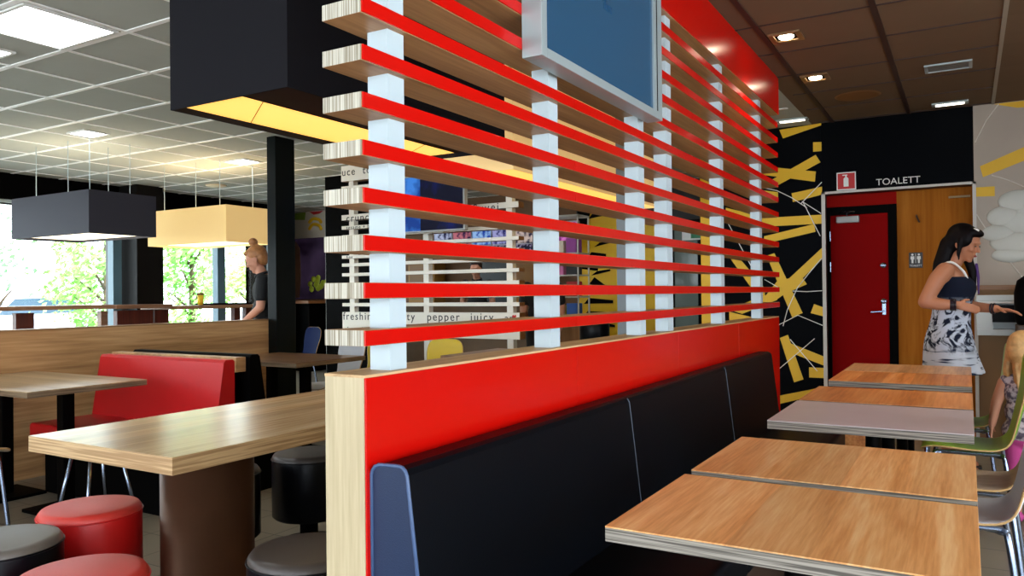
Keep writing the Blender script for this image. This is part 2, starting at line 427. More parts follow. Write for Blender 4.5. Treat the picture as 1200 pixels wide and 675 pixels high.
# murals
def strips(polys, y, thick, bm, mi):
    for p in polys:
        prism(bm, p, 'y', y-thick, y, mi)
ys = [[(-1.62,1.93),(-1.10,1.93),(-1.10,1.85),(-1.62,1.85)],[(-1.62,1.76),(-1.18,1.85),(-1.17,1.78),(-1.62,1.69)],
 [(-1.60,1.58),(-1.53,1.6),(-1.29,1.05),(-1.38,1.01)],[(-1.51,1.34),(-1.3,1.39),(-1.25,1.31),(-1.45,1.22),(-1.52,1.17),(-1.62,1.16),(-1.62,1.2)],
 [(-1.44,1.33),(-1.11,1.64),(-1.11,1.54),(-1.36,1.29)],[(-1.19,1.13),(-1.11,1.10),(-1.11,1.02),(-1.22,1.05)],[(-1.47,2.73),(-1.11,2.75),(-1.11,2.73),(-1.44,2.65)],
 [(-1.18,2.585),(-1.11,2.58),(-1.11,2.5),(-1.18,2.5)],[(-1.58,2.26),(-1.16,2.47),(-1.12,2.4),(-1.5,2.22)],[(-1.62,2.41),(-1.16,2.32),(-1.17,2.23),(-1.62,2.33)],
 [(-1.37,2.14),(-1.11,2.18),(-1.11,2.11),(-1.36,2.06)],[(-1.64,2.19),(-1.49,2.16),(-1.49,2.10),(-1.64,2.12)],[(-1.93,1.56),(-1.83,1.54),(-1.62,1.28),(-1.62,1.20),(-1.74,1.28)],
 [(-1.95,1.08),(-1.66,1.2),(-1.51,1.24),(-1.51,1.17),(-1.83,1.04)],[(-1.95,1.06),(-1.66,.99),(-1.95,.96)],[(-1.97,2.05),(-1.62,1.94),(-1.62,1.86),(-1.97,1.96)],
 [(-2.215,2.6),(-2.03,2.6),(-2.05,0),(-2.215,0)],[(-1.49,.82),(-1.42,.85),(-1.29,.45),(-1.37,.42)],[(-1.44,.79),(-1.11,.66),(-1.11,.58),(-1.40,.69)],
 [(-1.24,.56),(-1.11,.56),(-1.11,.47),(-1.24,.47)],[(-1.62,.26),(-1.12,.39),(-1.12,.33),(-1.62,.18)],[(-2.0,2.5),(-1.6,2.62),(-1.6,2.54),(-2.0,2.42)],[(-2.0,.7),(-1.62,.9),(-1.6,.84),(-2.0,.62)]]
wl_ = [[(-1.27,2.05),(-1.13,1.74)],[(-1.28,2.06),(-1.12,1.94)],[(-1.96,1.92),(-1.70,1.41)],[(-1.62,1.36),(-1.49,1.28)],[(-1.12,1.54),(-1.22,1.42),(-1.33,1.28),(-1.42,1.08),(-1.46,.93)],
 [(-1.37,1.25),(-1.25,1.243),(-1.12,1.25)],[(-1.5,.94),(-1.33,1.03),(-1.12,.94)],[(-1.54,.50),(-1.19,.82)],[(-1.40,.81),(-1.17,.53)],[(-1.62,2.21),(-1.5,2.175),(-1.37,2.1),(-1.24,2.0)],[(-1.11,2.22),(-1.29,2.04)]]
mur = thing('wall_mural', 'black wall mural crossed by yellow bars and thin white lines, left of the toilet recess', 'mural', (-1.65, WY, 0))
bm = bmesh.new(); box(bm, -2.22, -1.117, WY-.004, WY-.0005, 0, CZ-.001)
obj('mural_ground', bm, BLK, mur)
bm = bmesh.new()
for i, p in enumerate(ys): prism(bm, p, 'y', WY-.007-.00025*i, WY-.004)
obj('yellow_bars', bm, YEL, mur)
bm = bmesh.new()
for l in wl_: tube(bm, [(x, WY-.013, z) for x, z in l], .0038, 6)
obj('white_lines', bm, WHITE, mur)
mur2 = thing('wall_mural', 'grey wall mural with swirling white shapes and yellow bars, behind the woman', 'mural', (1.0, WY, 1.3))
bm = bmesh.new()
for p in ([(.10,2.25),(.46,2.40),(.9,2.52),(.9,2.42),(.46,2.29),(.12,2.16)],[(.07,2.08),(.20,2.08),(.20,2.0),(.07,2.005)],[(.20,2.745),(1.2,2.745),(1.2,2.66),(.36,2.695)],[(.9,1.9),(1.6,2.1),(1.6,2.0),(.93,1.82)]):
    prism(bm, p, 'y', WY-.006, WY-.0005)
obj('yellow_bars', bm, YEL, mur2)
for l in ([(.235,2.74),(.15,2.62),(.07,2.45)],[(.18,2.17),(.28,2.13),(.5,2.0)],[(.07,1.86),(.2,1.62),(.42,1.27)]):
    bm = bmesh.new(); tube(bm, [(x, WY-.006, z) for x, z in l], .005, 6)
    obj('white_line', bm, mat('pale_line', (210, 204, 192), .6), mur2)
bm = bmesh.new()
for cx, cz, rx, rz in ((.36, 1.95, .14, .09), (.26, 1.83, .12, .085), (.40, 1.78, .18, .10), (.22, 1.70, .12, .07), (.36, 1.62, .20, .09), (.52, 1.88, .2, .13), (.6, 1.6, .25, .2), (.30, 1.52, .13, .06)):
    r_ = bmesh.ops.create_uvsphere(bm, u_segments=32, v_segments=16, radius=1)
    for v in r_['verts']: v.co = Vector((cx+v.co.x*rx, WY-.001+v.co.y*.035, cz+v.co.z*rz))
obj('white_swirls', bm, mat('swirl_white', (198, 200, 192), .5), mur2, True)

# signs
sg = thing('fire_extinguisher_sign', 'red square fire extinguisher sign on the black wall', 'sign', (-.908, WY, 2.13))
obj('sign_border', B(-.988, -.830, WY-.008, WY-.001, 2.135, 2.292, .001), WHITE, sg)
obj('sign_plate', B(-.979, -.839, WY-.011, WY-.007, 2.144, 2.283), mat('sign_red', (190, 12, 16), .4), sg)
bm = bmesh.new()
prism(bm, [(-.930, 2.165), (-.890, 2.165), (-.890, 2.235), (-.900, 2.247), (-.920, 2.247), (-.930, 2.235)], 'y', WY-.013, WY-.010)
prism(bm, [(-.916, 2.247), (-.904, 2.247), (-.904, 2.262), (-.916, 2.262)], 'y', WY-.013, WY-.010)
prism(bm, [(-.940, 2.262), (-.898, 2.262), (-.898, 2.270), (-.940, 2.270)], 'y', WY-.013, WY-.010)
obj('extinguisher_symbol', bm, WHITE, sg)
tl = thing('toilet_sign', 'white word TOALETT lettered on the black wall above the recess', 'sign', (-.53, WY, 2.15))
text('lettering', 'TOALETT', .078, WHITE, tl, (-.672, WY-.003, 2.157), sx=1.02, ext=.002)
wc = thing('restroom_sign', 'small dark sign with two white figures on the wooden recess wall', 'sign', (-.385, RY, 1.44))
obj('sign_plate', B(-.44, -.333, RY-.008, RY-.001, 1.44, 1.575, .002), mat('sign_dark', (30, 22, 18), .4), wc)
bm = bmesh.new()
for cx in (-.412, -.362):
    lathe(bm, 0, 0, [(0, .002), (.009, .002), (.009, 0), (0, 0)], 16)
    nv = [v for v in bm.verts if abs(v.co.x) < .02 and abs(v.co.z) < .003]
    for v in nv: v.co = Vector((cx+v.co.x, RY-.009-v.co.z, 1.556+v.co.y))
    prism(bm, [(cx-.014, 1.542), (cx+.014, 1.542), (cx+.014, 1.515), (cx+.008, 1.515), (cx+.007, 1.482), (cx-.007, 1.482), (cx-.008, 1.515), (cx-.014, 1.515)], 'y', RY-.011, RY-.008)
prism(bm, [(-.3885, 1.565), (-.3855, 1.565), (-.3855, 1.482), (-.3885, 1.482)], 'y', RY-.011, RY-.008)
obj('figure_symbols', bm, WHITE, wc)
text('lettering', 'TOALETT', .022, WHITE, wc, (-.387, RY-.009, 1.453), align='CENTER')
bm = bmesh.new(); tube(bm, [(-.375, RY-.002, 1.90), (-.375, RY-.03, 1.89), (-.36, RY-.035, 1.85), (-.352, RY-.03, 1.835)], .007)
tag(obj('coat_hook', bm, mat('hook_brown', (70, 40, 20), .4)), 'small brown coat hook high on the wooden recess wall', 'hook')
bm = bmesh.new(); box(bm, -.13, .03, RY-.03, RY-.001, 2.03, 2.045, .002)
tag(obj('wall_bracket', bm, mat('bracket_tan', (170, 140, 90), .4)), 'slim pale bracket near the top of the wooden recess wall', 'bracket')
# white wall unit with a dark opening
u = thing('tray_station', 'white wall unit with a wide black opening, behind the woman\'s hand', 'wall unit', (.4, WY, .88))
bm = bmesh.new()
box(bm, .06, .75, WY-.16, WY-.002, .88, .93, .004); box(bm, .06, .75, WY-.16, WY-.002, 1.155, 1.20, .004)
box(bm, .06, .17, WY-.15, WY-.002, .93, 1.155); box(bm, .70, .75, WY-.15, WY-.002, .93, 1.155); box(bm, .17, .70, WY-.03, WY-.002, .93, 1.155)
obj('body', bm, mat('unit_white', (206, 214, 214), .45), u)
obj('dark_opening', B(.165, .705, WY-.15, WY-.03, .985, 1.12), BLACKG, u)
bm = bmesh.new(); box(bm, .06, .72, WY-.17, WY-.158, 1.135, 1.15, .002); obj('rail', bm, WHITE, u)
bm = bmesh.new()
lathe(bm, .44, 6.95, [(0, 1.36), (.07, 1.35), (.12, 1.31), (.14, 1.22), (.14, 1.02), (.12, .98), (0, .98)], 32)
hd = thing('hooded_bin', 'dark round-topped object beside the white wall unit at the right edge', 'bin', (.44, 6.95, 0))
obj('hood', bm, mat('hood_black', (3, 3, 4), .6, spec=.05), hd, True)
obj('bin_body', B(.31, .57, 6.82, 7.08, 0, .98, .01), mat('bin_dark', (60, 40, 26), .5), hd)

# ------------------------------------------------------------------ partition with slats
XL, XR, Y0, Y1 = -1.247, -1.13, 1.287, 5.60
part = thing('slatted_partition', 'red-fronted slatted room divider with white posts on a low oak wall', 'partition', (-1.19, 3.4, 0))
base = obj('base_wall', B(XL, XR-.004, Y0, Y1-.03, 0, 1.073), OAKV, part)
joints = [Y0+.0005, 2.345, 3.40, 4.47, Y1-.03]
for a, b in zip(joints, joints[1:]):
    obj('red_panel', B(XR-.004, XR+.001, a+.0015, b-.0015, 0, 1.070, .0008), RED, base)
obj('oak_cap', B(XL-.001, XR-.0005, Y0-.001, Y1-.029, 1.0705, 1.0765), wood('cap_wood', (170, 134, 90), (196, 158, 110), (216, 180, 134), 'y', 1.5, .5), base)
for k in range(13):
    z0 = 1.139+.1043*k
    s = obj('slat', B(XL, XR-.003, Y0, Y1, z0, z0+.0355, .0012), None, part)
    s.data.materials.append(SLATW); s.data.materials.append(PLYV)
    for p in s.data.polygons:
        if p.normal.y < -.9: p.material_index = 1
    j2 = [Y0-.0005, 2.345, 3.45, 4.52, Y1] if k < 14 else [Y0, Y1]
    bm = bmesh.new()
    jj = [Y0+.001, 2.345, 3.43, Y1]
    for a, b in zip(jj, jj[1:]): box(bm, XR-.003, XR+.001, a+.001, b-.001, z0+.0012, z0+.0343)
    obj('red_edge', bm, RED, s)
for yy, w in ((1.40, .055), (2.20, .06), (2.985, .06), (3.33, .065), (4.20, .06), (5.12, .06)):
    obj('post', B(-1.212, -1.152, yy, yy+w+.005, 1.0735, CZ), WHITEP, part)
fas = obj('fascia', B(XL, XR-.004, Y0, Y1+.05, 2.49, CZ-.001), SLATW, part)
for a, b in zip([Y0, 2.345, 3.43, 4.5], [2.345, 3.43, 4.5, Y1+.05]):
    obj('red_panel', B(XR-.004, XR+.001, a+.001, b-.001, 2.492, CZ-.002), RED, fas)

# wall screen hung on the partition
ms = thing('wall_screen', 'grey-framed dark blue screen hung high on the slatted partition', 'screen', (-1.1, 2.5, 1.95))
sy0, sy1, sx0, sx1, sz0, sz1 = 1.992, 3.03, -1.129, -1.062, 1.948, 2.60
bm = bmesh.new()
box(bm, sx0, sx1, sy0, sy0+.035, sz0, sz1, .002); box(bm, sx0, sx1, sy1-.09, sy1, sz0, sz1, .002)
box(bm, sx0, sx1, sy0+.035, sy1-.09, sz0, sz0+.03, .002); box(bm, sx0, sx1, sy0+.035, sy1-.09, sz1-.03, sz1, .002)
obj('frame', bm, ALU, ms)
scr = mat('screen_glass', (20, 50, 76), .22, spec=.5, emit=(44, 84, 112), es=.6)
pn = obj('display', B(sx0+.01, sx1-.008, sy0+.034, sy1-.09, sz0+.029, sz1-.029), scr, ms)
bm = bmesh.new(); box(bm, sx1-.004, sx1+.001, sy1-.062, sy1-.054, sz0+.03, sz1-.01); obj('slot', bm, BLACK, ms)
obj('back_panel', B(sx0-.001, sx0+.012, sy0+.01, sy1-.01, sz0+.003, sz1-.01), mat('maroon_back', (60, 30, 24), .5), ms)
text('lettering', 'under', .06, mat('screen_text', (30, 62, 92), .2, spec=.4, emit=(30, 66, 98), es=.5), pn, (sx1-.007, sy0+.26, sz0+.30), rot=(PI/2, 0, PI/2), sx=1.)
text('lettering', 'ilux', .05, mat('screen_text', (30, 62, 92)), pn, (sx1-.007, sy0+.47, sz0+.285), rot=(PI/2, 0, PI/2))

# ------------------------------------------------------------------ wall bench right side
bn = thing('wall_bench', 'long black vinyl bench with a slanted backrest against the red partition wall', 'bench', (-.9, 3.2, 0))
def backprof(): return [(-1.128, .40), (-1.128, .860), (-1.120, .876), (-1.106, .882), (-1.050, .884), (-1.037, .878), (-1.029, .866), (-.975, .40)]
segs = [(1.302, 2.55), (2.552, 3.805), (3.807, 4.84), (4.842, 5.42)]
segs = [(1.302, 2.55), (2.552, 3.805), (3.807, 4.845)]
for i, (a, b) in enumerate(segs):
    bm = bmesh.new(); prism(bm, backprof(), 'y', a, b)
    o = obj('backrest', bm, None, bn, mats=[NAVY, NAVYLIT])
    for p in o.data.polygons:
        if p.normal.y < -.9 and i == 0: p.material_index = 1
    if i:
        bm = bmesh.new(); tube(bm, [(-1.037, a-.001, .880), (-1.028, a-.001, .866), (-.974, a-.001, .40)], .0022, 6); obj('seam', bm, mat('grey_seam', (60, 70, 84), .5), o)
    else:
        bm = bmesh.new(); tube(bm, [(-1.126, a, .42), (-1.127, a, .858), (-1.124, a, .869), (-1.117, a, .878), (-1.105, a, .883), (-1.050, a, .885), (-1.041, a, .883), (-1.034, a, .877), (-1.029, a, .866), (-.974, a, .42)], .0042, 8); obj('piping', bm, mat('pale_navy_piping', (70, 92, 130), .4), o, True)
for i, (a, b) in enumerate(segs):
    obj('seat', B(-1.04, -.62, a+.002, b-.002, .33, .455, .02, 3), NAVY, bn, True)
obj('plinth', B(-1.12, -.70, 1.32, 4.82, 0, .33), mat('plinth_brown', (52, 34, 20), .6), bn)
obj('end_board', B(-1.125, -.49, 4.85, 4.875, .05, .43, .002), OAKO, bn)

# ------------------------------------------------------------------ two-seat tables
def two_top(y0, y1, topm, label, x0=-.678, x1=.014, edge=PLYH):
    t = thing('cafe_table', label, 'table', ((x0+x1)/2, (y0+y1)/2, 0), 'two-seat tables along the black bench')
    top = obj('tabletop', B(x0, x1, y0, y1, .7465, .75, .001), topm, t)
    obj('plywood_edge', B(x0+.0006, x1-.0006, y0+.0006, y1-.0006, .717, .7465), edge, top)
    cx, cy = (x0+x1)/2, (y0+y1)/2
    bm = bmesh.new(); lathe(bm, cx, cy, [(0, .715), (.14, .715), (.14, .705), (.032, .70), (.030, .69), (.030, .03), (0, .03)], 28)
    obj('column', bm, BLACKG, t, True)
    bm = bmesh.new(); lathe(bm, cx, cy, [(0, .035), (.05, .034), (.20, .016), (.22, .01), (.22, .0), (0, 0)], 36)
    obj('base_plate', bm, BLACKG, t, True)
    return t
two_top(1.535, 2.080, OAK, 'oak-topped two-seat table nearest the camera')
two_top(2.138, 2.705, OAK, 'oak-topped two-seat table just behind the nearest one')
two_top(3.095, 3.71, GREYTOP, 'pale grey-topped two-seat table in the middle of the row')
two_top(3.755, 4.32, OAKO, 'orange-brown two-seat table touching the pale grey one')
two_top(4.63, 5.215, OAKO, 'orange-brown two-seat table, second from the far end of the row')
two_top(5.235, 5.79, OAKT, 'light tan two-seat table at the far end of the row')

# ------------------------------------------------------------------ chairs
def chair_shell_bm(zt=.84):
    # side profile (distance back u, height z, half width)
    pr = [(-.215, .425, .15), (-.20, .444, .185), (-.16, .456, .20), (-.08, .455, .205), (0, .447, .203), (.09, .445, .195), (.15, .458, .185), (.185, .49, .172),
          (.205, .54, .160), (.222, .61, .168), (.238, .68, .190), (.252, .74, .200), (.264, zt-.05, .192), (.270, zt-.015, .160), (.273, zt, .10)]
    n = 12; bm = bmesh.new(); rows = []
    for u, z, w in pr:
        row = []
        for i in range(n+1):
            s = -1+2*i/n
            back = max(0, min(1, (u-.12)/.1))
            row.append(bm.verts.new((u-(.018*s*s*back), s*w, z+.012*s*s*(1-back))))
        rows.append(row)
    for a, b in zip(rows, rows[1:]):
        for i in range(n): bm.faces.new((a[i], a[i+1], b[i+1], b[i]))
    return bm
def make_chair(shell, label, loc, rot, group, zt=.84):
    t = thing('cafe_chair', label, 'chair', (0, 0, 0), group)
    o = obj('seat_shell', chair_shell_bm(zt), None, t, True, mats=[shell, PLYEDGE])
    sd = o.modifiers.new('thickness', 'SOLIDIFY'); sd.thickness = .012; sd.offset = 0; sd.material_offset_rim = 1
    ss = o.modifiers.new('smooth', 'SUBSURF'); ss.levels = 1; ss.render_levels = 1
    for sx_, sy_ in ((-1, -1), (-1, 1), (1, -1), (1, 1)):
        bm = bmesh.new()
        tube(bm, smoothpts([(sx_*.06, sy_*.10, .428), (sx_*.13, sy_*.13, .425), (sx_*.155, sy_*.155, .39), (sx_*.19+.01, sy_*.20, .012)], 5), .011, 10)
        lg = obj('leg', bm, STEEL, t, True)
        bm = bmesh.new(); tube(bm, [(sx_*.19+.01, sy_*.20, .0), (sx_*.19+.01, sy_*.20, .02)], .014, 10); obj('foot_cap', bm, BLACK, lg)
    bm = bmesh.new(); tube(bm, [(-.14, -.13, .432), (.14, -.13, .432)], .009); tube(bm, [(-.14, .13, .432), (.14, .13, .432)], .009); tube(bm, [(0, -.13, .432), (0, .13, .432)], .009)
    obj('under_frame', bm, STEEL, t)
    t.location = loc; t.rotation_euler = (0, 0, rot)
    return t
G1 = 'chairs along the right side of the two-seat tables'
ch_w = make_chair(CHAIRW, 'white shell chair at the pale grey table', (-.045, 3.235, 0), 0, G1, .93)
dup(ch_w, (-.01, 3.755, 0), R(-3), 'beige plywood chair just behind the white shell chair', mats={'seat_shell': CHAIRP})
dup(ch_w, (-.005, 4.62, 0), 0, 'green shell chair just behind the beige plywood chair', mats={'seat_shell': CHAIRG})
dup(ch_w, (-.06, 5.36, 0), 0, 'green shell chair beside the blond child, the farther green one', mats={'seat_shell': CHAIRG})

# ------------------------------------------------------------------ communal table and drum stools
ct = thing('communal_table', 'long thick oak communal table beside the partition', 'table', (-2.56, 2.7, 0))
tp = obj('tabletop', B(-2.972, -2.148, 1.547, 3.9, .693, .75, .001), None, ct)
tp.data.materials.append(OAKL); tp.data.materials.append(PLYO)
for p in tp.data.polygons:
    if abs(p.normal.z) < .5: p.material_index = 1
for yy in (2.0, 3.45):
    bm = bmesh.new(); lathe(bm, -2.56, yy, [(0, .6925), (.172, .6925), (.172, .015), (.19, .012), (.19, 0), (0, 0)], 48)
    obj('leg', bm, BRONZE, ct, True)
def make_stool(side, top, label, loc, group='drum stools around the communal table', r=.18):
    t = thing('drum_stool', label, 'stool', (0, 0, 0), group)
    bm = bmesh.new(); lathe(bm, 0, 0, [(0, .14), (r-.012, .14), (r, .152), (r, .425), (r-.002, .432)], 48)
    obj('drum', bm, side, t, True)
    bm = bmesh.new(); lathe(bm, 0, 0, [(r-.002, .432), (r-.003, .445), (r-.012, .457), (r-.03, .461), (0, .463), (0, .43)], 48)
    c = obj('cushion', bm, top, t, True)
    bm = bmesh.new()
    for zz_ in (.433,):
        pts = [((r+.0005)*math.cos(2*PI*i/48), (r+.0005)*math.sin(2*PI*i/48), zz_) for i in range(49)]
        tube(bm, pts, .0035, 6, False)
    obj('piping', bm, side, c, True)
    bm = bmesh.new(); lathe(bm, 0, 0, [(0, .142), (.045, .142), (.045, .02), (.15, .012), (.15, 0), (0, 0)], 32)
    obj('pedestal', bm, BLACKG, t, True)
    t.location = loc
    return t
s1 = make_stool(REDV, mat('red_vinyl_top', (214, 62, 52), .4, bump=.2), 'red drum stool farther from the camera, near the table corner', (-2.90, 1.735, 0))
s2 = make_stool(BLACKV, mat('grey_vinyl_top', (104, 98, 90), .38, bump=.2, vary=.06), 'grey-topped black drum stool at the left edge, between two red ones', (-2.77, 1.355, 0))
dup(s1, (-2.22, 1.30, 0), 0, 'red drum stool nearest the camera, cut by the bottom edge')
s4 = make_stool(BLACKV, STOOLTOP, 'brown-topped black drum stool in front of the partition end', (-1.80, 1.77, 0))
dup(s4, (-2.90, 2.87, 0), .5, 'black drum stool under the table, right of the bronze column, farthest back')
dup(s4, (-2.99, 2.40, 0), 1., 'black drum stool half hidden behind the bronze table column')

# ------------------------------------------------------------------ left seating: half wall, booths
hw = thing('half_wall', 'oak veneered half wall behind the left booths', 'half wall', (-5.7, 3, 0))
obj('panel', B(-5.74, -5.655, -.5, 5.12, 0, 1.028), OAKP, hw)
obj('cap', B(-5.742, -5.653, -.5, 5.122, 1.028, 1.04), wood('cap_dark', (126, 92, 60), (150, 112, 74), (170, 130, 90), 'y', 1.2, .4), hw)
def booth_table(x0, x1, y0, y1, label, topm, legs):
    t = thing('booth_table', label, 'table', ((x0+x1)/2, (y0+y1)/2, 0), 'booth tables along the half wall')
    top = obj('tabletop', B(x0, x1, y0, y1, .744, .75, .002), topm, t)
    obj('plywood_edge', B(x0+.001, x1-.001, y0+.001, y1-.001, .715, .744), stripes('ply_dark', (96, 78, 58), (140, 118, 92), 'z', 200), top)
    for lx in legs:
        bm = bmesh.new(); box(bm, lx-.035, lx+.035, (y0+y1)/2-.035, (y0+y1)/2+.035, .02, .715, .006); obj('leg', bm, BLACK, t)
        obj('foot_plate', B(lx-.18, lx+.18, (y0+y1)/2-.16, (y0+y1)/2+.16, 0, .02, .004), BLACK, t)
OAKD = wood('oak_dim', (150, 124, 92), (176, 150, 114), (196, 170, 134), 'x', 1., .3)
booth_table(-5.60, -4.36, 2.265, 2.97, 'oak booth table at the left edge in front of the red bench', OAKD, (-5.30, -4.62))
booth_table(-5.33, -4.32, 4.16, 4.93, 'dark oak booth table in front of the slim black column', wood('oak_dark_top', (96, 66, 42), (122, 86, 56), (146, 108, 74), 'x', 1., .3), (-5.0, -4.62))
rb = thing('red_bench', 'red vinyl booth bench facing the left table', 'bench', (-4.6, 3.1, 0))
bm = bmesh.new(); prism(bm, [(3.13, .40), (3.20, .845), (3.215, .862), (3.265, .862), (3.28, .85), (3.28, .40)], 'x', -5.22, -3.94)
obj('backrest', bm, REDB, rb)
obj('seat', B(-5.22, -3.94, 2.72, 3.16, .36, .455, .02, 3), REDB, rb, True)
obj('plinth', B(-5.18, -3.98, 2.80, 3.26, 0, .36), BLACK, rb)
obj('divider_cap', B(-5.22, -3.93, 3.281, 3.36, .78, .872, .004), OAKP, rb)
bb = thing('black_bench', 'black vinyl booth bench back to back with the red one', 'bench', (-4.6, 3.6, 0))
bm = bmesh.new(); prism(bm, [(3.365, .40), (3.365, .87), (3.38, .885), (3.43, .885), (3.445, .87), (3.52, .40)], 'x', -5.10, -3.90)
obj('backrest', bm, BLACK, bb)
obj('seat', B(-5.10, -3.90, 3.48, 3.92, .36, .455, .02, 3), BLACK, bb, True)
obj('plinth', B(-5.06, -3.94, 3.40, 3.84, 0, .36), BLACK, bb)
# chair at the left edge
make_chair(CHAIRP, 'beige chair with steel legs at the left edge booth table', (-4.58, 2.0, 0), R(-90), 'beige plywood chairs at the booth table')
ls = thing('low_stool', 'low stool on thin steel legs behind the communal table, only a leg showing', 'stool', (-4.2, 2.6, 0))
bm = bmesh.new(); lathe(bm, -4.12, 2.50, [(0, .43), (.15, .43), (.165, .44), (.165, .452), (.15, .458), (0, .458)], 32); obj('seat', bm, CHAIRP, ls, True)
for sx_, sy_ in ((-1, -1), (-1, 1), (1, -1), (1, 1)):
    bm = bmesh.new(); tube(bm, [(-4.12+sx_*.08, 2.50+sy_*.08, .43), (-4.12+sx_*.15, 2.50+sy_*.15, .0)], .010); obj('leg', bm, STEEL, ls, True)
# chairs farther back
G3 = 'coloured shell chairs in the middle of the restaurant'
ch_f = make_chair(CHAIRW, 'white shell chair behind the dark oak booth table', (-4.95, 5.18, 0), R(80), G3, .86)
dup(ch_f, (-5.02, 5.75, 0), R(90), 'yellow shell chair partly behind the near white post', G3, mats={'seat_shell': CHAIRY})
dup(ch_f, (-3.98, 5.35, 0), R(90), 'yellow shell chair seen between the two nearest white posts', G3, mats={'seat_shell': CHAIRY})
dup(ch_f, (-7.22, 6.95, 0), R(75), 'dark blue shell chair behind the slim black column', G3, mats={'seat_shell': CHAIRB})
dt = thing('dining_table', 'dark-edged table beyond the partition, right of the yellow chair', 'table', (-3.6, 5.6, 0))
obj('tabletop', B(-3.75, -3.05, 5.2, 6.1, .72, .75, .002), COUNTERW, dt)
obj('leg', B(-3.44, -3.36, 5.6, 5.68, 0, .72, .004), BLACK, dt)
obj('foot_plate', B(-3.6, -3.2, 5.44, 5.84, 0, .02, .004), BLACK, dt)

# ------------------------------------------------------------------ pendant lamps (big box shades)
def lampshade(name, label, x0, x1, y0, y1, z0, z1, outm, inm, es, cords, group=None, seams=(), xd=None):
    xd = x1 if xd is None else xd
    t = thing(name, label, 'lamp', ((x0+x1)/2, (y0+y1)/2, z1), group)
    bm = bmesh.new(); w = .008
    box(bm, x0, x1, y0, y0+w, z0, z1); box(bm, x0, x1, y1-w, y1, z0, z1)
    box(bm, x0, x0+w, y0+w, y1-w, z0, z1); box(bm, x1-w, x1, y0+w, y1-w, z0, z1)
    obj('shade', bm, outm, t)
    d = obj('diffuser', B(x0+w, xd-w, y0+w, y1-w, z0+.025, z0+.03), inm, t)
    bm = bmesh.new()
    for s in seams: prism(bm, [(xd-w, s-.002), (xd-w, s+.002), (x0+w, s+.246), (x0+w, s+.242)], 'z', z0+.0235, z0+.0255)
    if seams: obj('seam', bm, mat('seam_brown', (110, 80, 30), .6), d)
    if xd < x1: obj('painted_inner_dark', B(xd-w, x1-w, y0+w, y1-w, z0+.024, z0+.034), mat('inner_dark_brown', (46, 20, 8), .7, spec=.1), t)  # brown sheet painted in for the dark open inside of the shade
    for (cx, cy) in cords:
        bm = bmesh.new(); tube(bm, [(cx, cy, z1-.02), (cx, cy, CZ)], .004, 6); obj('cord', bm, ALU, t)
    bm = bmesh.new(); box(bm, x0+w, x1-w, (y0+y1)/2-.01, (y0+y1)/2+.01, z1-.04, z1-.03); obj('top_bar', bm, BLACK, t)
    if x0 < -6:
        L_ = bpy.data.lights.new('added_uplight', 'POINT'); L_.energy = 11; L_.color = (1, .84, .64); L_.shadow_soft_size = .12  # point lamp added inside the window shades for a warm ceiling glow
        lo = bpy.data.objects.new('added_uplight', L_); COL.objects.link(lo); lo.location = ((x0+x1)/2, (y0+y1)/2, z0+.2)
    return t
DIFW = mat('diffuser_warm', (255, 220, 150), .6, emit=(255, 196, 92), es=1.15)
DIFC = mat('diffuser_cream', (255, 250, 235), .6, emit=(255, 240, 210), es=2.2)
lampshade('pendant_lamp', 'large black box lampshade with yellow-lit underside over the communal table', -2.925, -2.225, 2.11, 3.72, 2.05, 2.70, BLKFAB, DIFW, 1, [(-2.8, 2.3), (-2.35, 2.3), (-2.8, 3.5), (-2.35, 3.5)], seams=(2.29, 3.42), xd=-2.552)
SHW = bpy.data.materials.new('cream_lampshade'); SHW.use_nodes = True
b_ = SHW.node_tree.nodes['Principled BSDF']; b_.inputs['Base Color'].default_value = lin((236, 206, 150)) + (1,); b_.inputs['Roughness'].default_value = .8
b_.inputs['Emission Color'].default_value = lin((236, 190, 120)) + (1,); b_.inputs['Emission Strength'].default_value = .45
SHL = SHW.copy(); SHL.name = 'lit_lampshade'; SHL.node_tree.nodes['Principled BSDF'].inputs['Base Color'].default_value = lin((226, 200, 140)) + (1,)
lampshade('pendant_lamp', 'large cream box lampshade seen through the slats beyond the black one', -3.20, -2.50, 4.28, 7.0, 2.05, 2.70, SHW, DIFW, 1, [(-3.05, 4.5), (-2.65, 4.5), (-3.05, 6.8), (-2.65, 6.8)])
lampshade('pendant_lamp', 'black box lampshade in front of the left window', -8.1, -6.80, 4.07, 4.74, 1.84, 2.235, mat('black_lampshade_lit', (50, 50, 60), .6, spec=.25), DIFC, 1, [(-7.9, 4.2), (-7.35, 4.2), (-7.35, 4.6), (-7.0, 4.2), (-7.0, 4.6)], 'box lampshades by the windows')  # black shade lightened, the light on its left face is in the colour
lampshade('pendant_lamp', 'cream box lampshade above the blond woman', -8.1, -6.77, 5.54, 6.18, 1.84, 2.235, SHL, DIFC, 1, [(-7.95, 5.65), (-7.4, 5.65), (-7.0, 5.65), (-7.0, 6.1)], 'box lampshades by the windows')

